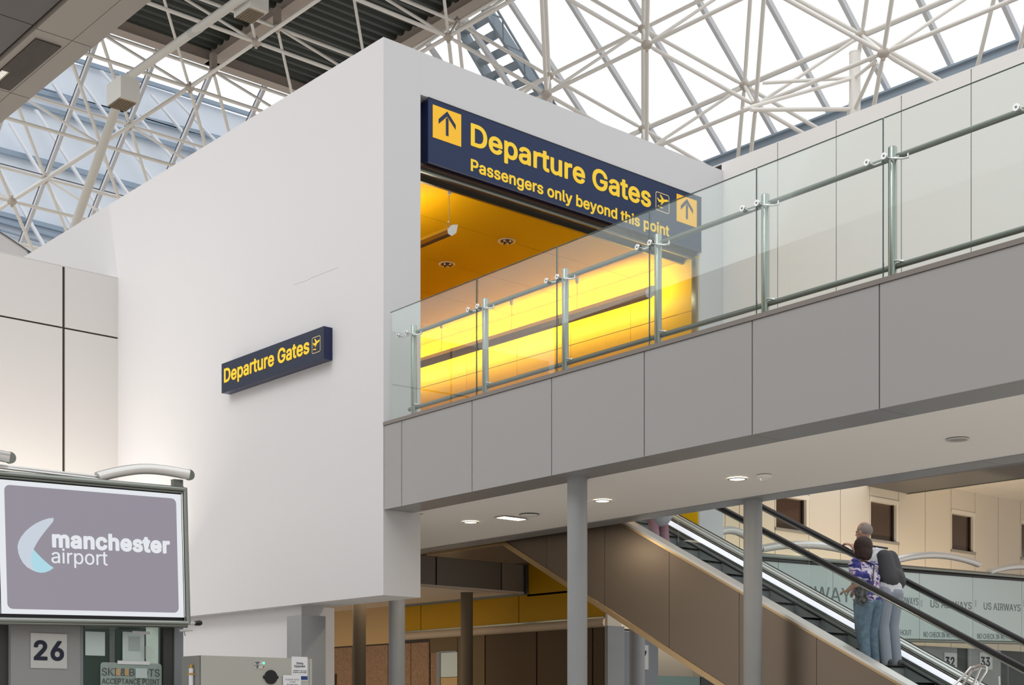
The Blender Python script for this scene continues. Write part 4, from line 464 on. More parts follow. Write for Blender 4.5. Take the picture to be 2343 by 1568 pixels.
q0 = onS(990, 314); q1 = onS(1055, 336); qt = onS(990, 239)
s1 = q1.x - q0.x; hz = qt.z - q0.z
b = MB(); b.box(q0.x, AS - .003, q0.z, q1.x, AS, q0.z + hz, ORG); pn = b.build('arrow_panel', t)
arrow(V((q0.x, AS - .003, q0.z + hz * .0)), E1, EZ, s1, pn)
q0 = onS(1548, 505.5); q1 = onS(1594, 518); qt = onS(1548, 443); s2 = q1.x - q0.x
b = MB(); b.box(q0.x, AS - .003, q0.z, q1.x, AS, qt.z, ORG); pn = b.build('arrow_panel', t)
arrow(V((q0.x, AS - .003, q0.z)), E1, EZ, s2, pn)
qb = onS(1077, 331); qe = onS(1489, 472); cap = onS(1077, 283).z - qb.z
text('Departure Gates', V((qb.x, AS, qb.z)), E1, EZ, cap, YEL, parent=t, width=qe.x - qb.x, bold=.018)
qb = onS(1077, 390); qe = onS(1531, 534); cap2 = onS(1077, 364).z - qb.z
text('Passengers only beyond this point', V((qb.x, AS, qb.z)), E1, EZ, cap2, YEL, parent=t, width=qe.x - qb.x, bold=.018)
q0 = onS(1500, 480); q1 = onS(1531, 489); qt = onS(1500, 437)
plane_icon(V((q0.x, AS, q0.z)), E1, EZ, q1.x - q0.x, qt.z - q0.z, t, YEL, PICT)
# hanger brackets in the gap over the case
for x in (sx0 + .02, 12.5, 14.2): b = MB(); b.tube([(x, AS + .12, sz1 - .04), (x, AS + .12, 9.30)], .008, STEELD, 6); b.build('hanger', t)

BS = B0 - .13
t = thing('small_departure_sign', 'small navy wall sign reading Departure Gates on the tall white wall', 'sign', (B0 - .06, 16.3, 6.17))
def onW(x, y): return AX(BS, x, y)
pL, pR = onW(507, 833), onW(741, 746.5); pLb = onW(507, 899.5)
z0, z1 = (pLb.z + onW(741, 822).z) / 2, (pL.z + pR.z) / 2; yl, yr = pL.y, pR.y
b = MB(); b.box(BS + .004, yr, z0, B0, yl - .01, z1, NAVYS); b.build('case', t)
b = MB(); b.box(BS, yr, z0, BS + .005, yl, z1, NAVY2); b.build('face', t)
EL = V((0, -1, 0))
qb = onW(513, 876); qe = onW(708, 806); cap = onW(513, 845).z - qb.z
text('Departure Gates', V((BS, qb.y, z0 + (z1 - z0) * .34)), EL, EZ, (z1 - z0) * .44, YEL, parent=t, width=qb.y - qe.y, bold=.018)
q0 = onW(714, 804); q1 = onW(733, 797)
plane_icon(V((BS, q0.y, z0 + (z1 - z0) * .26)), EL, EZ, q0.y - q1.y, (z1 - z0) * .5, t, YEL, PICT)

# ------------------------------------------------------------------ footbridge
C0 = V((10.078, 13.778, 0)); BE = V((.0388, .9992, 0)).normalized(); BU = -BE; BVV = V((BE.y, -BE.x, 0))
def bp(u, v_, z): return C0 + BU * u + BVV * v_ + EZ * z
ZF0, ZF1 = 4.10, 5.157
def bbox(mb, u0, v0, z0, u1, v1, z1, m):
    mb.obox(bp(u0, v0, z0), BU * (u1 - u0), BVV * (v1 - v0), EZ * (z1 - z0), m)
UE = 12.5
t = thing('footbridge', 'grey panelled footbridge running to the gate opening above the escalator', 'bridge', bp(6, 1.5, ZF0))
js = [0.0, .374, 1.746, 3.10, 4.465, 5.825, 7.178, 8.53, 9.88, 11.23, UE]
for i in range(len(js) - 1):
    b = MB(); bbox(b, js[i] + (.006 if i else 0), 0, ZF0 + .002, js[i + 1] - .006, .03, ZF1 - .045, GREYP)
    b.build('fascia_panel', t)
b = MB(); bbox(b, 0.01, .02, ZF0 + .01, UE, .2, ZF1 - .05, GREYD); bbox(b, .57, 2.85, ZF0 + .02, UE, 3.0, ZF1, GREYP)
bbox(b, .57, .2, ZF0 + .06, UE, 2.9, ZF0 + .3, GREYD); b.build('core', t)
b = MB(); bbox(b, -.004, -.012, ZF1 - .042, UE, .22, ZF1, COPING); b.build('coping', t)
b = MB()
us = [0.0, .574] + [.574 + 1.6 * k for k in range(1, 9)]
for i in range(len(js) - 1): bbox(b, js[i] + .003, .002, ZF0 - .0, js[i + 1] - .003, .43, ZF0 + .012, STRIPM)
b.build('edge_strip', t)
b = MB()
for i in range(-3, 9): bbox(b, i * 1.6 + .003, 2.71, ZF0 - .002, (i + 1) * 1.6 - .003, 3.05, ZF0 + .012, STRIPM)
bbox(b, -4.8, 3.03, ZF0, UE, 3.05, ZF0 + .35, STRIPM)
b.build('edge_strip', t)
b = MB(); bbox(b, -7.5, .62, ZF0 + .008, -.02, 2.71, ZF0 + .03, SOFFW); bbox(b, -.02, .43, ZF0 + .008, UE, 2.71, ZF0 + .03, SOFFW); b.build('soffit', t)
b = MB(); bbox(b, 0, .2, ZF1 - .1, UE, 2.85, ZF1 - .05, COPING); b.build('deck', t)
# upper floor slab edge next to the bridge, dark recess behind the far strip
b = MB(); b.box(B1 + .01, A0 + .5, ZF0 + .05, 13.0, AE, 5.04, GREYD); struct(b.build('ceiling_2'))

# balustrade
t = thing('glass_balustrade', 'glass balustrade with steel posts and rails along the footbridge edge', 'balustrade', bp(5, .1, ZF1))
gj = [.062, 1.768, 3.132, 4.491, 5.837, 7.184, 8.53, 9.88, 11.23]
for i in range(len(gj) - 1):
    b = MB(); bbox(b, gj[i] + .004, .045, ZF1 - .02, gj[i + 1] - .004, .057, 6.478, G_BAL); gp_ = b.build('glass_panel', t)
    b = MB(); bbox(b, gj[i + 1] - .008, .044, ZF1 - .02, gj[i + 1] - .002, .058, 6.478, GEDGE); bbox(b, gj[i] + .004, .044, 6.476, gj[i + 1] - .008, .058, 6.480, GEDGE); b.build('glass_edge', gp_)
pu = [.413, 1.775 + .02, 3.135 + .01, 4.492 + .01, 5.837 + .01, 7.188 + .01, 8.55, 9.90, 11.25]
for i, u in enumerate(pu):
    b = MB(); p = bp(u, .15, 0)
    b.tube([p + EZ * ZF1, p + EZ * 6.255, p + EZ * 6.262], [.036, .036, .032], STEEL, 20); po = b.build('post', t)
    for du in (-.17, .0):
        b = MB(); c = bp(u + du, .03, 6.16)
        b.tube([c, c + BVV * .012], .028, CHROME, 20); b.tube([c - BVV * .002, c], .010, STEELD, 10)
        b.tube([c + BVV * .01, c + BVV * .10, c + BVV * .10 + BU * .08], .008, CHROME, 8); b.build('glass_clamp', t)
    b = MB(); b.tube([bp(u + .01, .10, 6.155), bp(u + .12, .12, 6.125), bp(u + .15, .15, 6.13), bp(u + .15, .15, 6.165)], .009, CHROME, 8); b.build('rail_bracket', t)
    b = MB(); b.tube([bp(u, .15, 5.33), bp(u + .06, .13, 5.315), bp(u + .11, .15, 5.30)], .010, CHROME, 8); b.build('lower_bracket', t)
b = MB(); b.tube([bp(.40, .17, 6.18), bp(UE, .17, 6.18)], .024, STEELD, 16); b.build('handrail', t)
b = MB(); b.tube([bp(.29, .17, 5.285), bp(UE, .17, 5.285)], .024, STEELD, 16); b.build('lower_rail', t)
# far side balustrade, glass with slim rail
t = thing('rear_glass_balustrade', 'faint glass balustrade along the far edge of the footbridge', 'balustrade', bp(6, 2.9, ZF1))
for k in range(7):
    b = MB(); bbox(b, .7 + k * 1.36, 2.86, ZF1 - .02, .7 + (k + 1) * 1.36 - .01, 2.872, 5.75, G_BAL); b.build('glass_panel', t)

# upper wall with tall panels behind the bridge
b = MB(); js = [13.822, 12.765, 11.746, 10.70, 9.667, 8.63, 7.60, 6.57]
for i in range(len(js) - 1):
    b.box(BF, js[i + 1] + .007, 5.0, BF + .04, js[i] - .007, 9.93, PANEL2)
b.box(BF, A0 - .0, 5.0, BF + .04, A0 + .03, 9.80, WHITE2)
b.box(BF + .03, 6.5, 5.0, BF + .25, A0 + .4, 9.92, GAP)
b.box(BF + .001, 6.5, 9.925, BF + .25, A0 + .4, 9.94, PANEL2)
struct(b.build('wall_side'))

# ------------------------------------------------------------------ columns
def column(name, x, y, r, z1, m, label, cat='column', grp=None, z0=0.0, collar=True):
    t = thing(name, label, cat, (x, y, z0), grp)
    b = MB(); b.tube([(x, y, z0), (x, y, z1)], r, m, 32); b.build('shaft', t)
    if collar:
        b = MB(); b.tube([(x, y, z1 - .02), (x, y, z1)], r * 1.05, m, 32); b.build('top_collar', t)
        b = MB(); b.tube([(x, y, z0), (x, y, z0 + .012)], r * 1.5, m, 32); b.build('base_plate', t)
    return t
p = bp(3.146, .317, 0); column('bridge_column', p.x, p.y, .105, ZF0, COLM, 'grey round column under the near edge of the footbridge')
p = bp(3.30, 2.90, 0); column('bridge_column', p.x, p.y, .108, ZF0, COLM, 'grey round column standing in front of the escalator')
p = atd(908, 1500, 19.0); column('hall_column', p.x, p.y, .11, 4.6, COLM, 'grey column just behind the lower corner of the white wall block')
p = atd(1068, 1500, 28.4); column('hall_column', p.x, p.y, .124, 4.10, COLD, 'dark column in front of the ochre wall panels')
p = atd(822, 1500, 26.6); column('hall_column', p.x, p.y, .125, 4.10, COLD, 'dark column in front of the granite wall')
p = atd(1956, 120, 27.0); column('roof_column', p.x, p.y, .108, p.z, FRAMEW, 'white round column rising to the glass roof behind the panelled wall', z0=7.3)
struct(MB().box(21.2, 13.8, 7.1, 24.4, 18.9, 7.3, GREYP).build('floor_roof'))
p = atd(1458, 1540, 24.0); column('hall_column', p.x, p.y, .13, 4.0, COLM, 'grey column below the escalator beside the number seven plate')

# ------------------------------------------------------------------ roof deck, beams, glazing
ZD = 18.0; BD = 20.7; AD = 31.3; T = .8185
b = MB(); y = 17.6
prof = []
while y < AD - .1:
    prof += [(y, 0), (y + .10, 0), (y + .15, .075), (y + .25, .075)]; y += .30
for i in range(len(prof) - 1):
    (ya, za), (yb, zb) = prof[i], prof[i + 1]
    b.add([(7.5, ya, ZD + .06 + za), (BD, ya, ZD + .06 + za), (BD, yb, ZD + .06 + zb), (7.5, yb, ZD + .06 + zb)], [(0, 1, 2, 3)], DECK)
b.box(7.5, 17.6, ZD + .16, BD, AD, ZD + .3, DECK)
struct(b.build('ceiling'))
t = tag(MB().box(BD - .22, 17.6, ZD - .16, BD, AD, ZD + .32, BEAM).box(BD - .30, 17.6, ZD - .175, BD + .02, AD, ZD - .155, BEAM).build('roof_beam'), 'taupe roof beam at the right edge of the dark roof deck', 'beam')
tag(MB().box(7.5, AD - .22, ZD - .16, BD, AD, ZD + .32, BEAM).box(7.5, AD - .26, ZD - .175, BD, AD + .06, ZD - .155, BEAM).build('roof_beam'), 'taupe roof beam at the far edge of the dark roof deck above the left glazing', 'beam')
tag(MB().box(17.45, 17.6, ZD - .16, 17.67, AD, ZD + .32, BEAM).box(17.38, 17.6, ZD - .175, 17.74, AD, ZD - .155, BEAM).build('roof_beam'), 'taupe roof beam crossing the middle of the dark roof deck', 'beam')

t = bpy.data.objects.new('window_1', None); col.objects.link(t); t.location = (23, 18, 16); t['_o'] = (23., 18., 16.); struct(t)
def gr(B, dz=0): return ZD - (B - BD) * T + dz
Nn = V((T, 0, 1)).normalized()
BEV = 25.0
ams = [31.2] + [23.86 + 1.452 * k for k in range(4, -9, -1)]
ams = [23.86 + 1.452 * k for k in range(5, -9, -1)]
for a in ams:
    b = MB(); p = V((BD, a - .05, gr(BD))); L_ = V((BEV + .05 - BD, 0, -(BEV + .05 - BD) * T))
    b.obox(p - Nn * .10, L_, (0, .085, 0), Nn * .12, MULL); b.obox(p - Nn * .002 + E2 * .085, L_, (0, .012, 0), Nn * .02, MULLD); b.build('mullion', t)
for B in (22.35, 23.97):
    b = MB(); p = V((B, ams[-1], gr(B))); s = V((1, 0, -T)).normalized()
    if B < 23: continue
    b.obox(p - Nn * .07, (0, ams[0] - ams[-1], 0), s * .07, Nn * .08, MULL); b.obox(p - Nn * .0 - s * .012, (0, ams[0] - ams[-1], 0), s * .014, Nn * .02, MULLD); b.build('transom', t)
for i in range(len(ams) - 1):
    for Ba, Bb in ((BD, 23.97), (23.97, BEV + .05)):
        b = MB(); b.obox(V((Ba, ams[i + 1], gr(Ba))) + Nn * .01, V((Bb - Ba, 0, -(Bb - Ba) * T)), (0, ams[i] - ams[i + 1], 0), Nn * .012, G_ROOF); b.build('pane', t)
# gutter outside the eave
b = MB(); b.box(24.75, 6, 14.02, 25.0, 31, 14.36, BLUEG); b.box(24.68, 6, 14.34, 25.1, 31, 14.38, BLUEG); b.box(25.0, 6, 13.5, 25.6, 31, 14.1, BLUEG)
tag(b.build('roof_gutter'), 'blue-grey gutter along the lower edge of the right glass roof', 'gutter')

t = bpy.data.objects.new('window_2', None); col.objects.link(t); t.location = (14, 34, 16); t['_o'] = (14., 34., 16.); struct(t)
Nl = V((0, T, 1)).normalized(); AEV = 38.2
def gl_(A): return ZD - (A - AD) * T
bms = [19.15 - 1.4965 * k for k in range(0, 8)]
for B in bms:
    b = MB(); p = V((B, AD, gl_(AD))); L_ = V((0, AEV - AD, -(AEV - AD) * T))
    b.obox(p - Nl * .10, L_, (.085, 0, 0), Nl * .12, MULL); b.obox(p - Nl * .002 - E1 * .012, L_, (.012, 0, 0), Nl * .02, MULLD); b.build('mullion', t)
for A in (34.58, 37.7):
    b = MB(); s = V((0, 1, -T)).normalized(); p = V((bms[-1], A, gl_(A)))
    b.obox(p - Nl * .07, (bms[0] - bms[-1], 0, 0), s * .08, Nl * .08, MULL); b.obox(p - s * .012, (bms[0] - bms[-1], 0, 0), s * .014, Nl * .02, MULLD); b.build('transom', t)
for i in range(len(bms) - 1):
    for Aa, Ab in ((AD, 34.58), (34.58, AEV)):
        b = MB(); b.obox(V((bms[i + 1], Aa, gl_(Aa))) + Nl * .01, V((0, Ab - Aa, -(Ab - Aa) * T)), (bms[i] - bms[i + 1], 0, 0), Nl * .012, G_ROOFL); b.build('pane', t)

# neighbouring roof seen through the left glazing
t = thing('neighbouring_roof', 'pale blue neighbouring roof with dark bars seen through the left glass roof', 'roof', (14, 42, 14))
def YA(A, x, y): return AY(A, x, y)
b = MB(); A_ = 44.0
P = [YA(A_, x, y) for x, y in ((-250, 60), (200, 152), (560, 268), (760, 335), (760, 700), (-250, 700))]
b.prism(P, (0, .3, 0), PALEB); b.build('cladding', t)
def bar(q, wpx, A, m, nm):
    p = [YA(A, x, y) for x, y in q]; b = MB(); h = wpx / FP * proj(p[0])[2]
    b.obox(p[0] - EZ * h / 2, p[1] - p[0], (0, .12, 0), EZ * h, m); b.build(nm, t)
for q, w_ in ((((-60, 210), (170, 258)), 0),): pass
for q, w_ in ((((20, 190), (560, 330)), 11), (((20, 222), (540, 372)), 10), (((-60, 326), (330, 430)), 12), (((-60, 472), (170, 532)), 11), (((-60, 488), (160, 548)), 9), (((90, 199), (480, 315)), 2.5), (((150, 128), (640, 282)), 9), (((-80, 500), (120, 560)), 3)):
    bar(q, w_, 43.8, BLUEG, 'cross_bar')
for x0, y0, x1, y1 in ((20, 280, 190, 560), (80, 250, 260, 530), (120, 190, 330, 500), (185, 185, 385, 460), (230, 160, 440, 420), (345, 215, 500, 400), (400, 225, 520, 350), (-20, 360, 110, 580)):
    p0 = YA(43.6, x0, y0); p1 = YA(43.6, x1, y1); b = MB(); b.obox(p0, p1 - p0, (.11, 0, 0), (0, .1, 0), WBAR); b.build('sloping_bar', t)

# maintenance stair outside on the right glazing
t = thing('roof_stair', 'blue-grey maintenance stair lying outside on the right glass roof', 'stair', (23.4, 27, 18.4))
b = MB(); off = .35
def gp(B, A, h=off): return V((B, A, gr(B))) + Nn * h
n_ = V((T, 0, 1)); p_ = V((23, 0, gr(23))) + Nn * off
SP = lambda x, y: hitp(x, y, n_, p_)
la, lb_ = SP(1052, 75), SP(1160, 262); ra, rb = SP(1112, 32), SP(1262, 262)
for nm, p, q in (('stringer', la, lb_), ('stringer', ra, rb)):
    d = (q - p); b = MB(); b.obox(p - d * .1, d * 1.5, (0, .08, 0), Nn * .28, GALV); b.build(nm, t)
for k in range(-1, 12):
    f = k / 6.5
    pa = la.lerp(lb_, f); pb = ra.lerp(rb, f); pb = V((pb.x, pb.y, pb.z)); pa = V((pb.x + (pa.x - pb.x) * .5, pa.y, pb.z))
    b = MB(); b.obox(pa, pb - pa, (.30, 0, 0), (0, 0, .035), GALV); b.build('tread', t)
ha, hb = SP(1135, 22), SP(1285, 262); up_ = EZ * .95
b = MB()
hr0 = ra + up_ * .0; d = rb - ra
hn = [SP(1146, 20), SP(1198, 115), SP(1255, 215)]
b.tube([SP(1137, 22), SP(1232, 180), SP(1290, 270)], .03, GALV, 8)
for x0, y0, x1, y1 in ((1128, 33, 1150, 42), (1150, 42, 1152, 92), (1160, 103, 1198, 120), (1198, 120, 1202, 175), (1205, 180, 1236, 195)): b.tube([SP(x0, y0), SP(x1, y1)], .02, GALV, 6)
b.build('stair_handrail', t)

# ------------------------------------------------------------------ space frame
L = 2.92; ZFL = 16.1
Nodes = {}
for j in range(-1, 8):
    for i in range(-1, 8):
        Nodes[('F', i, j)] = V((18.812 - L * 1.01 * i, 23.403 + L * (2 - j), ZFL)) if i >= 0 and j >= 0 else None
Nodes = {k: q for k, q in Nodes.items() if q is not None}
OFF = V((1.43, 1.45, 1.31))
lowN, uppN = {}, {}
for (f, i, j), q in Nodes.items():
    lowN[('F', i, j)] = q; uppN[('F', i, j)] = q + OFF
dB, dZ = 1.52, -1.252
for k in range(1, 5):
    for j in range(-1, 9):
        q = V((18.812 + dB * k, 23.403 + L * (2 - j) - (1.43 if k % 2 else 0), ZFL + dZ * k)); lowN[('R', k, j)] = q; uppN[('R', k, j)] = q + OFF
for k in range(1, 6):
    for i in range(-2, 5):
        q = V((18.812 - L * 1.01 * i - (1.46 if k % 2 else 0), 29.24 + 1.515 * k, ZFL + dZ * k)); lowN[('L', k, i)] = q; uppN[('L', k, i)] = q + OFF
def vis(p, mg=260):
    x, y, d = proj(p); return -mg < x < 2343 + mg and -mg * 1.6 < y < 760
def hid(p):     # completely behind the white block
    x, y, d = proj(p)
    if x <= 120: return y > 640
    if 120 < x < 877: return y > 85 + (877 - x) * .606 + 60
    if x <= 1655: return y > 85 + (x - 877) * .395 + 90
    return y > 393 - (x - 1655) * .41 + 80
segs = []; seen = set()
def inreg(k): return True
def conn(A_, B_, tol0, tol1, kind):
    ka = list(A_); kb = list(B_)
    for a in ka:
        for c in kb:
            if A_ is B_ and a >= c: continue
            d = (A_[a] - B_[c]).length
            if tol0 < d < tol1:
                if A_ is B_ and a[0] == 'F' and c[0] == 'F' and d > 3.2: continue
                p, q = A_[a], B_[c]
                if not (vis(p) or vis(q)) or (hid(p) and hid(q)): continue
                segs.append((p, q, kind))
conn(lowN, lowN, 2.0, 3.05, 'chord'); conn(uppN, uppN, 2.0, 3.05, 'chord'); conn(lowN, uppN, 1.0, 2.5, 'strut')
# lower T rows
t = thing('space_frame', 'white tubular space frame holding up the glass roof', 'space frame', (19, 24, 14))
usedn = set()
segs.sort(key=lambda s: proj((s[0] + s[1]) / 2)[2])
cc = {'chord': 0, 'strut': 0}; rest = {'chord': MB(), 'strut': MB()}
for p, q, kd in segs:
    r = .042 if kd == 'chord' else .034
    d = (q - p).normalized(); pts = [p + d * .07, p + d * .2, q - d * .2, q - d * .07]
    cc[kd] += 1
    b = MB() if cc[kd] <= 100 else rest[kd]
    b.tube(pts, [r * .6, r, r, r * .6], FRAMEW, 8)
    if cc[kd] <= 100: b.build('chord_tube' if kd == 'chord' else 'web_tube', t)
    usedn.add(tuple(round(c, 3) for c in p)); usedn.add(tuple(round(c, 3) for c in q))
for kd, b in rest.items():
    if b.v: o = b.build('chord_tube' if kd == 'chord' else 'web_tube', t); o['kind'] = 'stuff'
nd = sorted((V(p) for p in usedn), key=lambda p: proj(p)[2]); rb_ = MB()
for i, p in enumerate(nd):
    b = MB() if i < 100 else rb_
    b.sph(p, .115, FRAMEN, 10, 6, (1, 1, .8)); b.tube([p - EZ * .13, p + EZ * .13], .035, FRAMEN, 8)
    if i < 100: b.build('node', t)
if rb_.v: o = rb_.build('node', t); o['kind'] = 'stuff'
# stubs between upper nodes and beams
for k, q in uppN.items():
    if k[0] == 'F' and vis(q) and k[1] in (1,): b = MB(); b.box(q.x - .07, q.y - .07, q.z, q.x + .07, q.y + .07, ZD - .16, BEAM); b.build('bracket', t)
# braces to the roof column
p = atd(1956, 130, 27.0); b = MB()
for x, y, d in ((1700, 250, 26.0), (2003, 140, 25.6), (1745, 190, 27.5)): b.tube([p - EZ * .4, atd(x, y, d)], .036, FRAMEW, 8)
for x, y, d in ((1717, 251, 26.0),): b.tube([atd(1945, 250, 27), atd(x, y, d)], .042, FRAMEW, 8)
b.tube([atd(1958, 246, 26.9), atd(2005, 142, 25.8)], .04, FRAMEW, 8)
b.build('brace', t)

# ------------------------------------------------------------------ service pipe and box lights
t = thing('service_pipe', 'thick white service pipe running below the space frame and down the left roof slope', 'pipe', (13.5, 26, 15))
pz = 15.3; pa = AZ(pz, 640, -55); pb = AZ(pz, 300, 172)
n_ = V((0, T, 1)); pc = hitp(174, 509, n_, pb)
b = MB(); b.tube([AZ(pz, 760, -135), pa, AZ(pz, 547, 0), pb], .085, PIPEW, 16); b.build('pipe_run', t)
b = MB(); b.tube([pb, hitp(280, 205, n_, pb), pc, pc + (pc - pb) * .15], .10, PIPEW, 16); b.build('pipe_run', t)
b = MB(); q0 = AZ(pz, 449, 68); b.tube([AZ(pz, 436, 77), AZ(pz, 458, 63)], .088, PLATE, 16); b.build('pipe_sleeve', t)
def boxlight(px_, py_, d, label, s=1.0):
    c = atd(px_, py_, d)              # lowest front corner
    W_, D_, H_ = .40 * s, .62 * s, .42 * s
    t = thing('box_light', label, 'light', c, 'box lights on the roof pipe')
    o = c
    b = MB(); b.obox(o, (-W_, 0, 0), (0, D_, 0), EZ * H_, PIPEW); b.build('housing', t)
    b = MB(); b.obox(o + V((-.03, .09, -.006)), (-(W_ - .06), 0, 0), (0, D_ - .12, 0), (0, 0, .004), GRILL)
    for i in range(7): b.obox(o + V((-.03 - i * (W_ - .06) / 6 - .004, .13, -.014)), (.008, 0, 0), (0, D_ - .16, 0), (0, 0, .01), LOUV)
    for i in range(9): b.obox(o + V((-.03, .13 + i * (D_ - .16) / 8 - .004, -.014)), (-(W_ - .06), 0, 0), (0, .008, 0), (0, 0, .01), LOUV)
    b.build('louvre', t)
    b = MB(); b.box(o.x - W_ * .5 - .04, o.y + D_ * .5 - .05, o.z + H_, o.x - W_ * .5 + .04, o.y + D_ * .5 + .05, o.z + H_ + .12, STEELD); b.build('bracket', t)
    return t
boxlight(320, 233, 27.6, 'white box light with louvre hanging where the thick roof pipe bends', 1.0)
boxlight(615, 28, 27.0, 'white box light with louvre cut by the top edge of the picture', 1.0)

# ------------------------------------------------------------------ soffit bulkhead at upper left
ZS = 7.0
t = thing('ceiling_bulkhead', 'taupe panelled bulkhead soffit with louvre strip at upper left', 'bulkhead', (3, 10, ZS))
jj = [3.2, 4.48, 5.73, 6.98, 8.23, 9.48, 10.755, 12.005, 13.26, 14.5, 15.75, 17.0]
for i in range(len(jj) - 1):
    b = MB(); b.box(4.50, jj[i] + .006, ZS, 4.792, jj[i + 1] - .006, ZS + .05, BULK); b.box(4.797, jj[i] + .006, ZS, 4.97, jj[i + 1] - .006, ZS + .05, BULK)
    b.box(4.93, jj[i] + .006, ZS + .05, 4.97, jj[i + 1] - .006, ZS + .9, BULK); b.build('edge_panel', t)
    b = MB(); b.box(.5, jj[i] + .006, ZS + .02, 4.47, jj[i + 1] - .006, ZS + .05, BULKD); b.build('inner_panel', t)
b = MB(); b.box(.5, 3.2, ZS + .1, 4.9, 17, ZS + .3, GAP); b.box(.5, 16.9, ZS, 4.97, 17.0, ZS + .9, BULK); b.build('core', t)
b = MB(); g0, g1 = 10.90, 11.95
for k in range(26):
    y = g0 + (g1 - g0) * k / 26
x_ = 4.56
while x_ < 4.76:
    b.box(x_, g0, ZS - .012, x_ + .006, g1, ZS + .0, LOUV); x_ += .0105
b.box(4.555, g0, ZS - .003, 4.765, g1, ZS - .001, GAP); b.build('louvre', t)
t2 = MB(); t2.box(4.57, 11.62, ZS - .009, 4.62, 11.95, ZS - .004, LAMP); t2.build('lamp', t)

# ------------------------------------------------------------------ lit advertising box and desk 26
AL = 12.4
def onL(x, y): return AY(AL, x, y)
tl, tr, bl, br = onL(3, 1097), onL(420.5, 1133), onL(3, 1404.5), onL(420.5, 1413)
ex = ((tr - tl) + (br - bl)).normalized(); ey = EZ.copy(); ey = (ey - ex * ey.dot(ex)).normalized(); nn = ex.cross(ey)
W_ = ((tr - tl).length + (br - bl).length) / 2; H_ = ((tl - bl).length + (tr - br).length) / 2
t = thing('advertising_lightbox', 'lit lavender advertising box reading manchester airport above desk 26', 'sign', bl)
def lp(x, y, n=0): return bl + ex * x + ey * y + nn * n
b = MB(); b.obox(lp(-.9, -.05, -.22), ex * (W_ + .93), ey * (H_ + .09), nn * .18, BLACK); b.build('case', t)
b = MB()
fr = .035
b.tube([lp(-.95, H_ + .055), lp(W_ + .035, H_ + .055)], .026, STEEL, 12); b.tube([lp(-.95, H_ + .02, .004), lp(W_ + .02, H_ + .02, .004)], .010, STEELD, 8)
b.tube([lp(-.95, -.055), lp(W_ + .035, -.055)], .026, STEEL, 12); b.tube([lp(-.95, -.085), lp(W_ + .035, -.085)], .016, STEELD, 8)
b.tube([lp(W_ + .045, -.07), lp(W_ + .045, H_ + .07)], .024, STEEL, 12)
b.build('steel_frame', t)
b = MB(); b.obox(lp(0, 0, 0), ex * W_, ey * H_, nn * .004, SCREENW); b.build('screen_border', t)
b = MB(); b.obox(lp(-.89, 0, 0), ex * .88, ey * H_, nn * .004, SCREENW); b.build('side_screen', t)
m_ = .055
flat(rrect(W_ - 2 * m_, H_ - 1.6 * m_, .05), lp(m_, m_ * .8, .004), ex, ey, .002, SCREEN, 'screen', t)
def L2(x, y):
    q = hitp(x, y, nn, bl) - bl; return q.dot(ex), q.dot(ey)
zz = lambda pts: [L2(x / 2.925, 1032 + y / 2.925) for x, y in pts]
lo = zz([(357, 455), (352, 449), (320, 453), (280, 466), (240, 485), (205, 508), (170, 538), (140, 575), (122, 610), (115, 640), (120, 680), (132, 715), (152, 750), (180, 780), (215, 800), (245, 812), (270, 817), (300, 814), (330, 803), (357, 784), (325, 762), (290, 732), (255, 697), (222, 660), (240, 625), (265, 585), (295, 545), (325, 508), (345, 485), (355, 470)])
flat(lo, lp(0, 0, .006), ex, ey, .002, LOGOA, 'crescent_logo', t)
lo = zz([(222, 664), (210, 690), (204, 725), (208, 765), (222, 793), (245, 812), (270, 817), (300, 814), (330, 803), (357, 784), (325, 762), (290, 732), (255, 697)])
flat(lo, lp(0, 0, .008), ex, ey, .002, LOGOB, 'crescent_logo', t)
a0 = zz([(347, 640), (1135, 683), (347, 575)]); e_ = (V((a0[1][0] - a0[0][0], a0[1][1] - a0[0][1], 0)))
text('manchester', lp(a0[0][0], a0[0][1] - .0, .006), ex, ey, .138, SCREENW, parent=t, width=(a0[1][0] - a0[0][0]), bold=.062)
a0 = zz([(343, 750), (718, 766)])
text('airport', lp(a0[0][0], a0[0][1], .006), ex, ey, .132, SCREENW, parent=t, width=(a0[1][0] - a0[0][0]), bold=-.002)
# tubes on top
def arch(x0, x1, hgt, nm, rad=.05):
    b = MB(); pts = []
    for k in range(17):
        f = k / 16; pts.append(lp(x0 + (x1 - x0) * f, H_ + .105 + hgt * (1 - (1 - f) ** 2.2 * 1.0) - hgt * .55 * max(0, f - .45) ** 1.6 * 2.0, -.05 + .10 * f ** 4))
    b.tube(pts, rad, ALU, 24); b.tube([pts[-1] - nn * .02, pts[-1] + nn * .012], rad * 1.04, STEELD, 24); return b.build(nm, t)
xa = L2(228, 1095)[0]; xb = L2(428, 1108)[0]
arch(xa, xb, .15, 'curved_tube')
xc = L2(18, 1058)[0]; arch(xc - (xb - xa), xc, .15, 'curved_tube')
b = MB(); b.tube([lp(-.2, H_ + .115, -.03), lp(xa + .02, H_ + .085, -.03)], .012, CHROME, 8); b.tube([lp(-.2, H_ + .135, -.04), lp(xa + .02, H_ + .11, -.04)], .012, CHROME, 8)
b.build('top_rail', t)
b = MB(); b.obox(lp(W_ - .06, H_ + .07, -.08), ex * .10, ey * .08, nn * .06, STEELD); b.build('bracket', t); b = MB(); b.obox(lp(-.08, H_ + .07, -.08), ex * .10, ey * .10, nn * .06, STEELD); b.build('bracket', t)
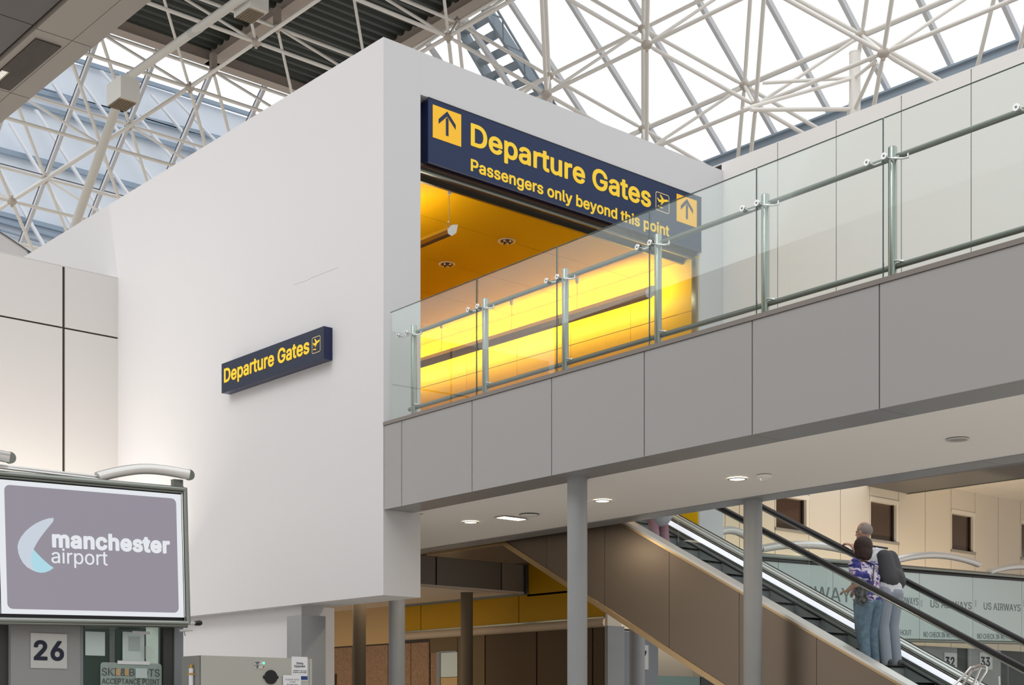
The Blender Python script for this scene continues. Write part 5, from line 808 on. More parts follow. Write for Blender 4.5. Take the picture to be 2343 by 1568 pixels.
# small camera under the corner
t = thing('camera_bracket', 'small black camera on a white bracket at the lower right corner of the advertising box', 'camera', lp(W_ + .08, -.07, 0))
b = MB(); b.tube([lp(W_ + .05, -.06), lp(W_ + .15, -.05)], .014, PLATE, 10); b.tube([lp(W_ - .05, -.13), lp(W_ + .09, -.12)], .012, PLATE, 10); b.tube([lp(W_ + .0, -.13), lp(W_ + .01, -.18)], .003, BLACK, 6); b.build('arm', t)
b = MB(); b.tube([lp(W_ + .12, -.055), lp(W_ + .17, -.05), lp(W_ + .19, -.05)], [.022, .028, .02], BLACK, 12); b.build('camera_body', t)

AK = 12.62
def onK(x, y): return AY(AK, x, y)
t = thing('check_in_desk', 'grey check-in screen with number 26 plate and green glass below the advertising box', 'desk', onK(100, 1560) * 1 - EZ * onK(100, 1560).z)
zt = onK(200, 1400).z
xs = lambda px_: onK(px_, 1500).x
b = MB(); b.box(xs(25), AK, 0, xs(187), AK + .06, zt, DESKG); b.build('panel', t)
b = MB(); b.box(xs(-60), AK + .08, 0, xs(6), AK + .14, zt, DESKG); b.build('panel', t)
b = MB(); b.box(xs(5), AK + .06, 0, xs(27), AK + .4, zt, DARKF); b.box(xs(372), AK - .02, 0, xs(396), AK + .05, zt, DARKF); b.box(xs(184), AK - .003, 0, xs(190), AK + .05, zt, BLUEGP); b.build('frame', t)
b = MB(); b.box(xs(395), AK - .04, 0, xs(415), AK + .3, zt, BLUEGP); b.build('post', t)
b = MB(); b.box(xs(190), AK + .01, 0, xs(372), AK + .02, zt, G_DESK); b.build('glass', t)
b = MB(); b.box(xs(190), AK + .35, 0, xs(372), AK + .37, zt, DESKG); b.build('back_panel', t)
p0, p1 = onK(69, 1529), onK(152, 1452)
b = MB(); b.box(p0.x, AK - .012, p0.z, p1.x, AK - .001, p1.z, PLATE); pl_ = b.build('number_plate', t)
q0 = onK(76, 1509); q1 = onK(145, 1470)
text('26', V((q0.x, AK - .013, q0.z)), E1, EZ, q1.z - q0.z, INKB, parent=pl_, width=q1.x - q0.x, bold=.035)
# poster and notices behind / on the glass
b = MB()
r0, r1 = onK(230, 1568), onK(370, 1524)
flat(rrect(r1.x - r0.x, r1.z + .02 - (r0.z - .1), .03), V((r0.x, AK + .003, r0.z - .1)), E1, EZ, .002, mat('pale_green_notice', (.33, .42, .38), .5), 'notice_panel', t)
q0 = onK(233, 1546); q1 = onK(365, 1532); text('SKI & BOOTS', V((q0.x, AK - .0005, q0.z)), E1, EZ, (q1.z - q0.z), INKG, parent=t, width=q1.x - q0.x, bold=.005)
q0 = onK(233, 1565); q1 = onK(365, 1555); text('ACCEPTANCE POINT', V((q0.x, AK - .0005, q0.z)), E1, EZ, (q1.z - q0.z), INKG, parent=t, width=q1.x - q0.x, bold=.015)
PO = .001
for x0, y0, x1, y1, mm in ((195, 1447, 240, 1500, FROST), (280, 1448, 330, 1512, FROST), (265, 1531, 275, 1546, TANW), (285, 1531, 294, 1546, TANW), (294, 1458, 320, 1490, mat('pale_blue_paper', (.42, .50, .50), .6)), (302, 1446, 342, 1451, PAPER), (268, 1514, 342, 1520, PAPER), (309, 1530, 336, 1552, FROST)):
    q0 = onK(x0, y1); q1 = onK(x1, y0); PO = PO + .0012; b = MB(); b.box(q0.x, AK - PO, q0.z, q1.x, AK - PO + .001, q1.z, mm); b.build('paper', t)
# dot matrix manifestation on the glass
b = MB()
for (x0, y0, x1, y1) in ((194, 1424, 268, 1440), (250, 1440, 262, 1540), (320, 1424, 356, 1440), (322, 1480, 350, 1508)):
    yy = y0
    while yy < y1:
        xx = x0
        while xx < x1:
            q = onK(xx, yy); b.box(q.x, AK - .0115, q.z, q.x + .006, AK - .0105, q.z + .006, PLATE); xx += 3
        yy += 3
b.build('dot_manifestation', t)

# ------------------------------------------------------------------ x-ray cabinet
AC = 11.6
def onC(x, y): return AY(AC, x, y)
c0, c1 = onC(460, 1500), onC(714, 1502)
zt = c0.z
t = thing('xray_cabinet', 'beige-grey x-ray machine cabinet with notices and a round black vent', 'machine', (c0.x, AC, 0))
b = MB(); b.box(c0.x + .02, AC + .012, 0, c1.x - .01, AC + .35, zt - .006, CAB); b.box(c0.x + .015, AC, 0, onC(707, 1500).x, AC + .015, zt, CAB); b.build('body', t)
b = MB(); b.box(c0.x, AC + .01, 0, c0.x + .02, AC + .37, zt, CABD); b.build('side_panel', t)
b = MB(); b.box(onC(708, 1500).x, AC, 0, c1.x, AC + .02, zt, CAB); b.build('corner_trim', t); b = MB(); b.box(c0.x, AC - .002, 0, c0.x + .016, AC + .02, zt, CAB); b.build('corner_trim', t)
q = onC(619, 1550); b = MB(); b.disc(q - E2 * .012 + E2 * .012, -E2, .068, .014, BLACK, 28); b.sph(q + V((-.068, -.004, 0)), .018, BLACK, 10, 6); b.sph(q + V((.068, -.004, 0)), .018, BLACK, 10, 6)
b.build('round_vent', t)
q0 = onC(581, 1530); q1 = onC(606, 1514); b = MB(); b.box(q0.x, AC - .006, q0.z, q1.x, AC, q1.z, PLATE); ip = b.build('indicator_plate', t)
b = MB(); b.box(q0.x, AC - .008, (q0.z + q1.z) / 2 - .001, q1.x, AC - .005, (q0.z + q1.z) / 2 + .001, INKG); b.build('divider', ip)
hh = (q1.z - q0.z)
b = MB(); b.disc(V((q1.x - .017, AC - .006, q1.z - hh * .26)), -E2, .010, .004, LEDG, 14); b.build('green_lamp', ip)
b = MB(); b.disc(V((q1.x - .017, AC - .006, q1.z - hh * .76)), -E2, .009, .004, LEDR, 14); b.build('brown_lamp', ip)
for s_, fz in (('SYSTEM', .17), ('ON', .36), ('X-RAY', .67), ('ON', .86)):
    text(s_, V((q0.x + .008 + (.016 if s_ == 'ON' else 0), AC - .007, q1.z - hh * fz - .004)), E1, EZ, .009, INKB, parent=ip, bold=.02)
def sheet(x0, y0, x1, y1, nm, m=PAPER, d=.002):
    q0 = onC(x0, y1); q1 = onC(x1, y0); b = MB(); b.box(q0.x, AC - d - .001, q0.z, q1.x, AC - d + .001 if d > .002 else AC, q1.z, m); o = b.build(nm, t); return o, q0, q1
pn, q0, q1 = sheet(667, 1504, 703, 1557, 'notice')
for s_, y_, h_ in (('Diving', 1520.5, 6), ('Equipment', 1527, 6), ('Cylinders & Tanks must', 1536, 3), ('be shown to be empty', 1540, 3)):
    a_ = onC(678 if s_ == 'Diving' else 673 if s_ == 'Equipment' else 670, y_); e2 = onC(693 if s_ == 'Diving' else 698 if s_ == 'Equipment' else 701, y_)
    text(s_, V((a_.x, AC - .003, a_.z)), E1, EZ, h_ / FP * 13.6 * .8, INKB, parent=pn, width=e2.x - a_.x, bold=.02, depth=.001)
q0 = onC(687, 1556); q1 = onC(703, 1548); b = MB(); b.box(q0.x, AC - .004, q0.z, q1.x, AC - .002, q1.z, BLUEB); b.build('blue_band', pn)
pn, q0, q1 = sheet(646, 1546, 687, 1600, 'notice', PAPER, .012)
for s_, y_, x0, x1 in (('PLEASE HAVE', 1557, 652, 683), ('YOUR', 1562.5, 661, 674), ('BOARDING', 1568.5, 655, 680)):
    a_ = onC(x0, y_); e2 = onC(x1, y_); text(s_, V((a_.x, AC - .013, a_.z)), E1, EZ, .014, INKG, parent=pn, width=e2.x - a_.x, bold=.01, depth=.001)
# tape dispenser on the cabinet side
t = thing('spray_bottle', 'small white bottle with amber cap strapped to the side of the x-ray cabinet', 'bottle', (c0.x - .03, AC + .18, zt - .42))
yy = AX(c0.x, 443, 1530); b = MB(); b.tube([(c0.x - .025, yy.y, yy.z - .20), (c0.x - .025, yy.y, yy.z - .0)], .022, PAPER, 14); b.build('body', t)
b = MB(); b.tube([(c0.x - .025, yy.y, yy.z), (c0.x - .025, yy.y, yy.z + .035)], .014, mat('amber_cap', (.6, .3, .05), .4), 12); b.build('cap', t)
b = MB(); b.box(c0.x - .05, yy.y - .028, yy.z - .06, c0.x - .001, yy.y + .028, yy.z - .045, MATS['amber_cap']); b.build('strap', t)

# grey duct casing and white returns under the block
AD2 = 15.45
q0, q1 = AY(AD2, 690, 1500), AY(AD2, 745, 1500); zt = AY(AD2, 700, 1408).z
tag(MB().box(q0.x, AD2, 0, q1.x, AD2 + .35, zt, COLM).build('duct_casing'), 'square grey casing standing below the white wall block', 'casing')
q1 = AY(15.86, 737, 1400); b = MB(); b.box(10.25, 15.86, 0, q1.x, 15.9, ZB, WHITE); struct(b.build('wall_return'))

# ------------------------------------------------------------------ rooms seen under the bridge
BW = 19.0
def onB(x, y): return AX(BW, x, y)
def ya(x): return AX(BW, x, 1400).y
zc0 = 4.10
b = MB(); b.box(BW + .03, 18.9, 0, BW + .3, 40, 6.5, GAP)
xsn = [700, 806, 932, 962, 1054, 1187, 1395]
# ochre glass band
yb_ = [ya(905), ya(963), ya(1187), ya(1398)]
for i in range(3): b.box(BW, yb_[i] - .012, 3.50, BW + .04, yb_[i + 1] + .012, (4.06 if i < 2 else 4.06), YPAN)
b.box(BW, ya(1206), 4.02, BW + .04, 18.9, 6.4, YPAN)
b.box(BW - .02, ya(905), 4.05, BW + .03, ya(1206), 4.10, STEELD); b.box(BW - .02, ya(905), 3.455, BW + .03, 18.9, 3.50, STEELD)
b.box(BW - .02, ya(1210), 4.05, BW + .03, ya(1204), 5.2, STEELD)
# tan wall and granite at the far left
b.box(BW, 40, 3.26, BW + .04, ya(905), 4.1, TANW)
gz = [0, 1.05, 2.15, 3.24]
gx_ = [40, ya(806), ya(888), ya(940), ya(982)]
for i in range(len(gx_) - 1):
    for k in range(3): b.box(BW, gx_[i] - .012, gz[k] + .012, BW + .05, gx_[i + 1] + .012, gz[k + 1] - .012, GRAN)
# brown panels
px4 = [ya(1046), ya(1110), ya(1228), ya(1356), 18.9]
for i in range(4): b.box(BW, px4[i] - .02, 0, BW + .05, px4[i + 1] + .02, 3.30, BROWNL if i == 0 else BROWNP)
b.box(BW, ya(984), 3.0, BW + .05, ya(1046), 3.3, BROWNL)
b.box(BW + .02, ya(984), 0, BW + .06, ya(1000), 3.0, GRAN)
b.box(BW, 18.86, 0, BW + .34, 18.9, 6.5, CREAM); struct(b.build('wall_back'))
t = thing('glass_door', 'pale green glazed door in the brown wall behind the dark column', 'door', (BW, ya(1025), 0))
b = MB(); b.box(BW + .0, ya(1008), 2.45, BW + .04, ya(1046), 2.98, FROST); b.box(BW, ya(1008), 0, BW + .04, ya(1046), 2.44, TANW); b.build('door_leaf', t)
b = MB(); b.box(BW - .02, ya(1000), 0, BW + .05, ya(1008), 3.0, BLUEGP); b.box(BW - .02, ya(1008), 2.98, BW + .05, ya(1046), 3.01, BLUEGP); b.build('frame', t)
b = MB(); b.tube([(BW - .02, y_, 3.385) for y_ in (ya(905), ya(1388))], .085, BULKW, 20); b.box(BW - .02, ya(905), 3.30, BW + .03, ya(1388), 3.47, BULKW)
tag(b.build('curved_bulkhead'), 'cream rounded bulkhead running along below the ochre wall band', 'bulkhead')
# wall notice
q = onB(758, 1560); t = thing('wall_notice', 'small framed notice on the granite wall beside the grey casing', 'notice', (BW, q.y, 1.6))
b = MB(); b.box(BW - .03, ya(748), 1.3, BW, ya(770), AX(BW, 758, 1543).z, BRONZE); b.build('frame', t)
b = MB(); b.box(BW - .04, ya(750), 1.4, BW - .03, ya(768), AX(BW, 758, 1549).z, mat('tan_paper', (.45, .36, .20), .6)); b.build('sheet', t)
# downstand fascia and ceilings
AF = 21.2
b = MB(); xj = [AY(AF, x, 1300).x for x in (900, 998, 1147, 1206)]
for i in range(3): b.box(xj[i] + .02, AF, 4.12, xj[i + 1] - .02, AF + .05, 4.68, mat('brown_grey_fascia_%d' % i, (.095, .08, .068) if i < 2 else (.15, .13, .11), .5))
b.box(xj[0], AF + .03, 4.12, BW, AF + .2, 4.9, GAP); b.box(10.8, AF - .02, 4.08, BW, AF + .1, 4.12, BEAM)
struct(b.build('trim_4'))
b = MB(); b.box(11.3, AF + .21, 4.10, BW, 40, 4.2, CEILC); struct(b.build('ceiling_3'))
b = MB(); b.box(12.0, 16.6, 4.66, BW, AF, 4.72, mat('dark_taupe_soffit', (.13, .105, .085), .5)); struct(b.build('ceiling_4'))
# grey end walls, number seven plate and green glass beyond the escalator
AG = 17.6
t = thing('check_in_unit', 'grey check-in unit with a number seven plate seen below the escalator', 'desk', AY(AG, 1450, 1500) - EZ * AY(AG, 1450, 1500).z)
g = lambda x: AY(AG, x, 1500).x
b = MB(); b.box(g(1388), AG - .03, 0, g(1426), AG + .05, AY(AG, 1400, 1433).z, COLM); b.box(g(1388), AG - .02, AY(AG, 1400, 1433).z, g(1420), AG + .04, AY(AG, 1400, 1405).z, CREAM); b.build('end_post', t)
b = MB(); b.box(g(1425), AG, 0, g(1506), AG + .06, AY(AG, 1440, 1445).z, BLUEGP); b.box(g(1425), AG, AY(AG, 1440, 1444).z, g(1506), AG + .04, AY(AG, 1440, 1440).z, BLACK); b.build('panel', t)
b = MB(); b.box(g(1506), AG + .02, 0, g(1606), AG + .04, 2.35, mat('green_wall_glass', (.17, .27, .235), .15)); b.box(g(1604), AG, 0, g(1608), AG + .05, 2.35, DARKF); b.box(g(1608), AG + .02, 0, g(1700), AG + .04, 2.35, DARKF); b.build('glass', t)
p0, p1 = AY(AG, 1455, 1532), AY(AG, 1482, 1477)
b = MB(); b.box(p0.x, AG - .02, p0.z, p1.x, AG - .001, p1.z, PLATE); pn = b.build('number_plate', t)
q0, q1 = AY(AG, 1459, 1518), AY(AG, 1477, 1491)
text('7', V((q0.x, AG - .021, q0.z)), E1, EZ, q1.z - q0.z, INKB, parent=pn, width=q1.x - q0.x, bold=.03)

# ------------------------------------------------------------------ escalator
S = .522
def eh(A, h): return h + (A - 10) * S
t = thing('escalator', 'escalator with bronze steel side, glass balustrades and black handrails', 'escalator', (14, 10, 0))
def slab(mb, b0, b1, h0, h1, a0, a1, m):
    L_ = a1 - a0; mb.obox((b0, a0, eh(a0, h0)), (b1 - b0, 0, 0), (0, L_, L_ * S), (0, 0, h1 - h0), m)
aj = [5.25, 6.4, 7.55, 8.66, 9.77, 10.9, 12.03, 13.18, 14.31, 15.24]
for i in range(len(aj) - 1):
    b = MB(); a0, a1 = aj[i] + .003, aj[i + 1] - .003
    z0a, z0b = max(0, eh(a0, 1.40)), max(0, eh(a1, 1.40)); pts = [(13.25, a0, z0a)]
    if z0a == 0 and z0b > 0: pts.append((13.25, 10 - 1.40 / S, 0))
    pts += [(13.25, a1, z0b), (13.25, a1, min(5.05, eh(a1, 2.63))), (13.25, a0, min(5.05, eh(a0, 2.63)))]
    b.prism([V(p) for p in pts], (.02, 0, 0), ESC); b.build('side_panel', t)
b = MB(); b.prism([V((13.25, 15.24, 4.08)), V((13.25, 17, 4.08)), V((13.25, 17, 5.04)), V((13.25, 15.24, 5.04))], (.02, 0, 0), ESC); b.build('side_panel', t)
b = MB(); slab(b, 13.235, 13.27, 1.325, 1.405, 7.46, 15.24, ESCB); b.box(13.235, 15.24, 4.06, 13.27, 17, 4.13, ESCB); b.build('edge_strip', t)
b = MB(); slab(b, 13.26, 15.0, 1.33, 1.37, 7.46, 15.24, ESC); slab(b, 14.9, 14.93, 1.37, 2.6, 7.6, 14.5, ESC); b.box(13.27, 15.24, 4.06, 15.0, 17, 4.1, ESC); b.build('underside', t)
b = MB(); slab(b, 13.238, 13.45, 2.655, 2.69, 5.2, 14.6, ALU); slab(b, 13.240, 13.26, 2.625, 2.656, 5.2, 14.6, ESCB); b.build('outer_deck', t)
b = MB(); slab(b, 13.458, 13.56, 2.60, 2.655, 5.2, 14.6, ALU); slab(b, 13.54, 13.56, 2.28, 2.61, 5.2, 14.6, STEELD); b.build('skirt', t)
b = MB(); slab(b, 14.50, 14.52, 2.28, 2.545, 5.2, 14.6, STEPD); slab(b, 14.495, 14.53, 2.49, 2.515, 5.2, 14.6, BLACK)
slab(b, 14.52, 14.55, 2.53, 2.56, 5.2, 14.6, STEELD); slab(b, 14.545, 14.58, 2.555, 2.58, 5.2, 14.6, STEEL); b.build('skirt', t)
b = MB(); slab(b, 14.575, 14.60, 2.575, 2.635, 5.2, 14.6, SKIRTL); b.build('skirt_light', t)
b = MB(); slab(b, 14.60, 14.66, 2.62, 2.65, 5.2, 14.6, ALU); slab(b, 14.60, 14.61, 2.645, 2.66, 5.2, 14.6, BLACK)
slab(b, 14.69, 14.93, 2.66, 2.69, 5.2, 14.6, ALU); slab(b, 14.80, 14.81, 2.69, 2.695, 5.2, 14.6, BLACK); slab(b, 14.92, 14.935, 2.66, 2.70, 5.2, 14.6, BLACK); b.build('outer_deck', t)
for B_, js_ in ((13.444, [5.3, 7.52, 9.79, 12.06, 14.6]), (14.668, [5.3, 6.4, 8.67, 10.94, 13.2, 14.6])):
    for i in range(len(js_) - 1):
        b = MB(); slab(b, B_, B_ + .012, 2.66, 3.44, js_[i] + .006, js_[i + 1] - .006, G_ESC); b.build('glass_panel', t)
for B_ in (13.45, 14.674):
    b = MB(); b.tube([(B_, 4.9, eh(5.2, 3.40)), (B_, 5.3, eh(5.3, 3.48)), (B_, 14.7, eh(14.7, 3.48)), (B_, 15.1, eh(14.9, 3.48)), (B_, 16.2, eh(14.9, 3.48))], .040, BLACK, 14, sy=.75); b.build('handrail', t)
    b = MB(); b.tube([(B_, 5.3, eh(5.3, 3.437)), (B_, 14.7, eh(14.7, 3.437))], .014, STEEL, 8); b.build('rail_profile', t)
RZ = .4 * S
for k in range(-11, 14):
    b = MB(); a0 = 9.42 + .4 * k; z0 = 2.2 + RZ * k
    if z0 < -.05: continue
    b.box(13.565, a0, z0 - .03, 14.495, a0 + .43, z0, STEP); b.box(13.565, a0 + .01, z0 - RZ - .02, 14.495, a0 + .05, z0 - .02, STEPD)
    b.box(13.565, a0, z0 - .032, 14.495, a0 + .012, z0 + .001, mat('step_nosing', (.33, .34, .33), .5) if 'step_nosing' not in MATS else MATS['step_nosing'])
    b.build('step', t)

# ------------------------------------------------------------------ cream wall with windows, beyond the escalator
AW = 19.0
def onM(x, y): return AY(AW, x, y)
jx = [1600, 1659, 1692, 1773, 1851, 1923, 1990, 2056, 2117, 2176, 2231, 2284, 2335, 2390, 2450]
jb = [onM(x, 1300).x for x in jx]
b = MB(); b.box(BW + .35, AW + .18, 0, jb[-1], AW + .4, 9, CREAMF)
wins = {3: (7.4, 5.15), 6: (6.70, 4.80), 9: (6.72, 4.82), 12: (6.74, 4.85)}
wz = {}
for i, x0, x1, y0, y1 in ((3, 1774, 1843, 1128, 1207), (6, 1991, 2048, 1141, 1233), (9, 2176, 2224, 1170, 1257), (12, 2335, 2380, 1194, 1275)):
    zt_ = (onM(x0, y0).z); zb_ = onM(x0, y1).z; wz[i] = (zt_, zb_)
for i in range(len(jb) - 1):
    if jb[i + 1] <= BW: continue
    x0, x1 = max(jb[i], BW + .35) + .012, jb[i + 1] - .012
    if i in wz:
        b.box(x0, AW, wz[i][0], x1, AW + .19, 9, CREAM); b.box(x0, AW, 0, x1, AW + .19, wz[i][1], CREAM)
    else: b.box(x0, AW, 0, x1, AW + .19, 9, CREAM)
struct(b.build('wall_cream'))
for n_, i in enumerate(sorted(wz)):
    x0, x1 = jb[i], jb[i + 1]; zt_, zb_ = wz[i]
    t = bpy.data.objects.new('window_%d' % (n_ + 3), None); col.objects.link(t); t.location = (x0, AW, zb_); t['_o'] = (x0, AW, zb_); struct(t)
    b = MB(); b.box(x0 + .01, AW + .10, zb_, x1 - .01, AW + .14, zt_, DWIN); b.build('pane', t)
    b = MB(); b.box(x0 + .01, AW - .02, zt_ - .05, x1 - .01, AW + .12, zt_ + .05, CREAMF); b.box(x1 - .10, AW - .01, zb_, x1 - .01, AW + .1, zt_, CREAMF); b.box(x0 + .0, AW - .01, zb_, x0 + .03, AW + .1, zt_, CREAMF); b.box(x1 - .16, AW + .06, zb_, x1 - .10, AW + .12, zt_, BLACK); b.build('window_frame', t)
    b = MB(); b.box(x0, AW - .03, zb_ - .06, x1, AW + .1, zb_, mat('window_sill_grey', (.32, .29, .26), .5) if 'window_sill_grey' not in MATS else MATS['window_sill_grey']); b.build('window_sill', t)
# ceiling and bulkhead at right
zcr = onM(2250, 1132).z
b = MB(); bx = onM(2073, 1130).x
b.box(bx, 8, zcr, 45, AW + .03, zcr + .1, CEILC)
for k in range(14): b.box(bx, AW - .7 * k - .01, zcr - .002, 45, AW - .7 * k, zcr, PANEL)
for k in range(16): b.box(bx + 1.3 * k, 8, zcr - .002, bx + 1.3 * k + .01, AW, zcr, PANEL)
struct(b.build('ceiling_5'))
zb_ = onM(2073, 1130).z
t = tag(MB().box(bx - 1.6, 8, zb_, bx, AW - .02, zb_ + .05, BULKD).box(bx, 8, zb_ - .02, bx + .04, AW - .02, zcr, STEEL).build('ceiling_downstand'), 'dark brown downstand strip under the ceiling at right beyond the bridge', 'bulkhead')

# ------------------------------------------------------------------ airline check-in canopy
AN = 16.6
def onN(x, y): return AY(AN, x, y)
TL, TR, BL_, BR_ = onN(1690, 1268), onN(2400, 1330), onN(1690, 1458), onN(2400, 1472)
# one straight row: average slope of top and bottom
exn = ((onN(2343, 1322) - onN(2075, 1300)).normalized() + (onN(2343, 1470) - onN(2035, 1463)).normalized()).normalized()
nn2 = exn.cross(EZ).normalized(); on = onN(2075, 1464); Hn = onN(2075, 1302).z - on.z
t = thing('airline_canopy', 'long frosted glass check-in canopy lettered US AIRWAYS beyond the escalator', 'sign', on)
def L3(x, y):
    q = hitp(x, y, nn2, on) - on; s_ = q.dot(exn); return s_, (q - exn * s_).dot(EZ)
def np_(x, y, n=0): return on + exn * x + EZ * y + nn2 * n
X0, X1 = L3(1662, 1400)[0], L3(2400, 1400)[0]
jn = [X0] + [L3(x, 1400)[0] for x in (1780, 1905, 1990, 2103, 2225, 2337)] + [X1]
for i in range(len(jn) - 1):
    b = MB(); b.obox(np_(jn[i] + .008, .02), exn * (jn[i + 1] - jn[i] - .016), EZ * (Hn - .04), -nn2 * .03, FROST); b.build('glass_panel', t)
b = MB(); b.obox(np_(X0, 0, -.04), exn * (X1 - X0), EZ * Hn, -nn2 * .25, DARKF); b.build('case', t)
b = MB(); b.tube([np_(X0, Hn + .03), np_(X1, Hn + .03)], .045, STEEL, 12); b.tube([np_(X0, Hn - .045), np_(X1, Hn - .045)], .03, BLACK, 8); b.tube([np_(X0, -.02), np_(X1, -.02)], .035, STEEL, 12); b.build('frame_rail', t)
def arc3(xa, ya_, xb, yb, nm):
    p0, p1 = L3(xa, ya_), L3(xb, yb); b = MB(); pts = []
    for k in range(15):
        f = k / 14; pts.append(np_(p0[0] + (p1[0] - p0[0]) * f, p0[1] + (p1[1] - p0[1]) * f + .16 * (1 - (2 * f - 1) ** 2), 0))
    b.tube(pts, .075, ALU, 16); b.build(nm, t)
arc3(1640, 1218, 1735, 1258, 'curved_tube'); arc3(1738, 1256, 1985, 1277, 'curved_tube'); arc3(2040, 1284, 2236, 1291, 'curved_tube'); arc3(2262, 1308, 2420, 1316, 'curved_tube')
def cn(body, xa, y, xb, hpx, m=INKG, bold=.0, nm='lettering'):
    p0, p1 = L3(xa, y), L3(xb, y); d = proj(np_(*p0))[2]
    text(body, np_(p0[0], p0[1], .001), exn, EZ, hpx / FP * d, m, parent=t, width=p1[0] - p0[0], bold=bold, name=nm)
GT = mat('grey_green_lettering', (.17, .21, .21), .6)
cn('U S AIRWAYS', 1718, 1367, 1968, 34, GT, .01); cn('US AIRWAYS', 2035, 1382, 2100, 17, GT); cn('US AIRWAYS', 2128, 1390, 2222, 17, GT); cn('US AIRWAYS', 2250, 1395, 2334, 16, GT)
cn('WITHOUT', 2040, 1453, 2085, 12, GT); cn('NO CHECK IN WITHOUT', 2113, 1458, 2200, 12, GT); cn('NO CHECK IN WITHOUT', 2236, 1462, 2325, 12, GT)
b = MB()
for x in (2105, 2229, 2340):
    for k in range(5): p0 = L3(x, 1388 - 3.2 * k); b.obox(np_(p0[0], p0[1], .001), exn * .07, EZ * .008, nn2 * .003, GT)
b.build('bar_emblem', t)
# desks below it
t = thing('airline_desks', 'row of grey check-in desk fronts with number plates 32 and 33', 'desk', (on.x, AN + .3, 0))
zt_ = on.z - .06
xn = lambda x: AY(AN + .3, x, 1500).x
b = MB(); b.box(xn(1800), AN + .3, 0, xn(2190), AN + .36, zt_ - .02, DESKG); b.box(xn(2215), AN + .3, 0, xn(2290), AN + .36, zt_ - .02, DESKG); b.build('panel', t)
b = MB(); b.box(xn(2190), AN + .33, 0, xn(2215), AN + .36, zt_ - .02, DARKF); b.box(xn(2290), AN + .33, 0, xn(2420), AN + .36, zt_ - .02, DARKF); b.build('opening', t)
for s_, x0, x1 in (('32', 2163, 2185), ('33', 2244, 2266)):
    p0, p1 = AY(AN + .3, x0 - 4, 1532), AY(AN + .3, x1 + 3, 1495)
    b = MB(); b.box(p0.x, AN + .28, p0.z, p1.x, AN + .3, p1.z, PLATE); pn = b.build('number_plate', t)
    q0, q1 = AY(AN + .28, x0, 1524), AY(AN + .28, x1 - 1, 1505)
    text(s_, V((q0.x, AN + .279, q0.z)), E1, EZ, q1.z - q0.z, INKB, parent=pn, width=q1.x - q0.x, bold=.02)
# warm uplight on the cream wall (lamps lying on top of the canopy) and behind the panelled wall
def arealamp(nm, loc, target, sx, sy, power, color, along=(1, 0, 0)):
    ld = bpy.data.lights.new(nm, 'AREA'); ld.shape = 'RECTANGLE'; ld.size = sx; ld.size_y = sy; ld.energy = power; ld.color = color
    o = bpy.data.objects.new(nm, ld); col.objects.link(o); z_ = (V(loc) - V(target)).normalized(); x_ = V(along); x_ = (x_ - z_ * x_.dot(z_)).normalized(); y_ = z_.cross(x_)
    o.matrix_world = Matrix(((x_.x, y_.x, z_.x, loc[0]), (x_.y, y_.y, z_.y, loc[1]), (x_.z, y_.z, z_.z, loc[2]), (0, 0, 0, 1))); return o
arealamp('hall_warm_fill', (15.5, 25, 4.05), (15.5, 25, 0), 1.2, 8, 130, (1, .80, .55))  # unseen warm fill, added to light the walls under the bridge
arealamp('canopy_uplight', (25, 17.2, 3.9), (25, 19.4, 6.4), 14, .3, 170, (1, .84, .62))
arealamp('wall_uplight', (7.6, AP - 1.3, 3.6), (7.9, AP + .2, 5.6), 4.6, .3, 115, (1, .90, .78))
arealamp('passage_uplight', (15.36, 17.8, 7.97), (15.84, 17.8, 8.22), 7.0, .10, 78, (1, .92, .72), (0, 1, 0))
arealamp('passage_uplight', (11.2, 17.0, 7.96), (11.2, 17.0, 8.6), 5.5, .12, 25, (1, .92, .72), (0, 1, 0))
for y in (9.5, 11.5, 13.9): arealamp('soffit_lamp', (11.56, y, 4.07), (11.56, y, 0), .14, .14, 14, (1, .88, .7))

# ------------------------------------------------------------------ chrome hoop stand at lower right
t = thing('hoop_stand', 'chrome tube hoop stand in front of the escalator foot at lower right', 'stand', AY(8.6, 2215, 1560) - EZ * AY(8.6, 2215, 1560).z)
dd = 12.2
H = lambda x, y, d=dd: atd(x, y, d)
b = MB()
def hoop(pts, r=.011):
    b.tube(pts, r, CHROME, 10)
g0 = H(2160, 1590, 12.5); g1 = H(2232, 1526, 12.5); g2 = H(2260, 1530, 12.2); g3 = H(2225, 1596, 12.0)
def dn(p): q = V(p); q.z = .0; return q
hoop([dn(g0), g0 * 1, H(2190, 1562, 12.5), H(2222, 1528, 12.5), H(2240, 1523, 12.4), H(2258, 1527, 12.2), H(2256, 1538, 12.1), H(2240, 1562, 12.0), g3, dn(g3)])
hoop([H(2200, 1572, 12.6), H(2226, 1534, 12.5), H(2244, 1530, 12.4)]); hoop([H(2243, 1530, 12.3), H(2228, 1565, 12.1), H(2215, 1600, 12.0)])
b.build('tube_frame', t)
b = MB(); b.tube([H(2286, 1548, 12.6), H(2289, 1600, 12.6), dn(H(2289, 1600, 12.6))], .009, CHROME, 8); b.build('upright', t)

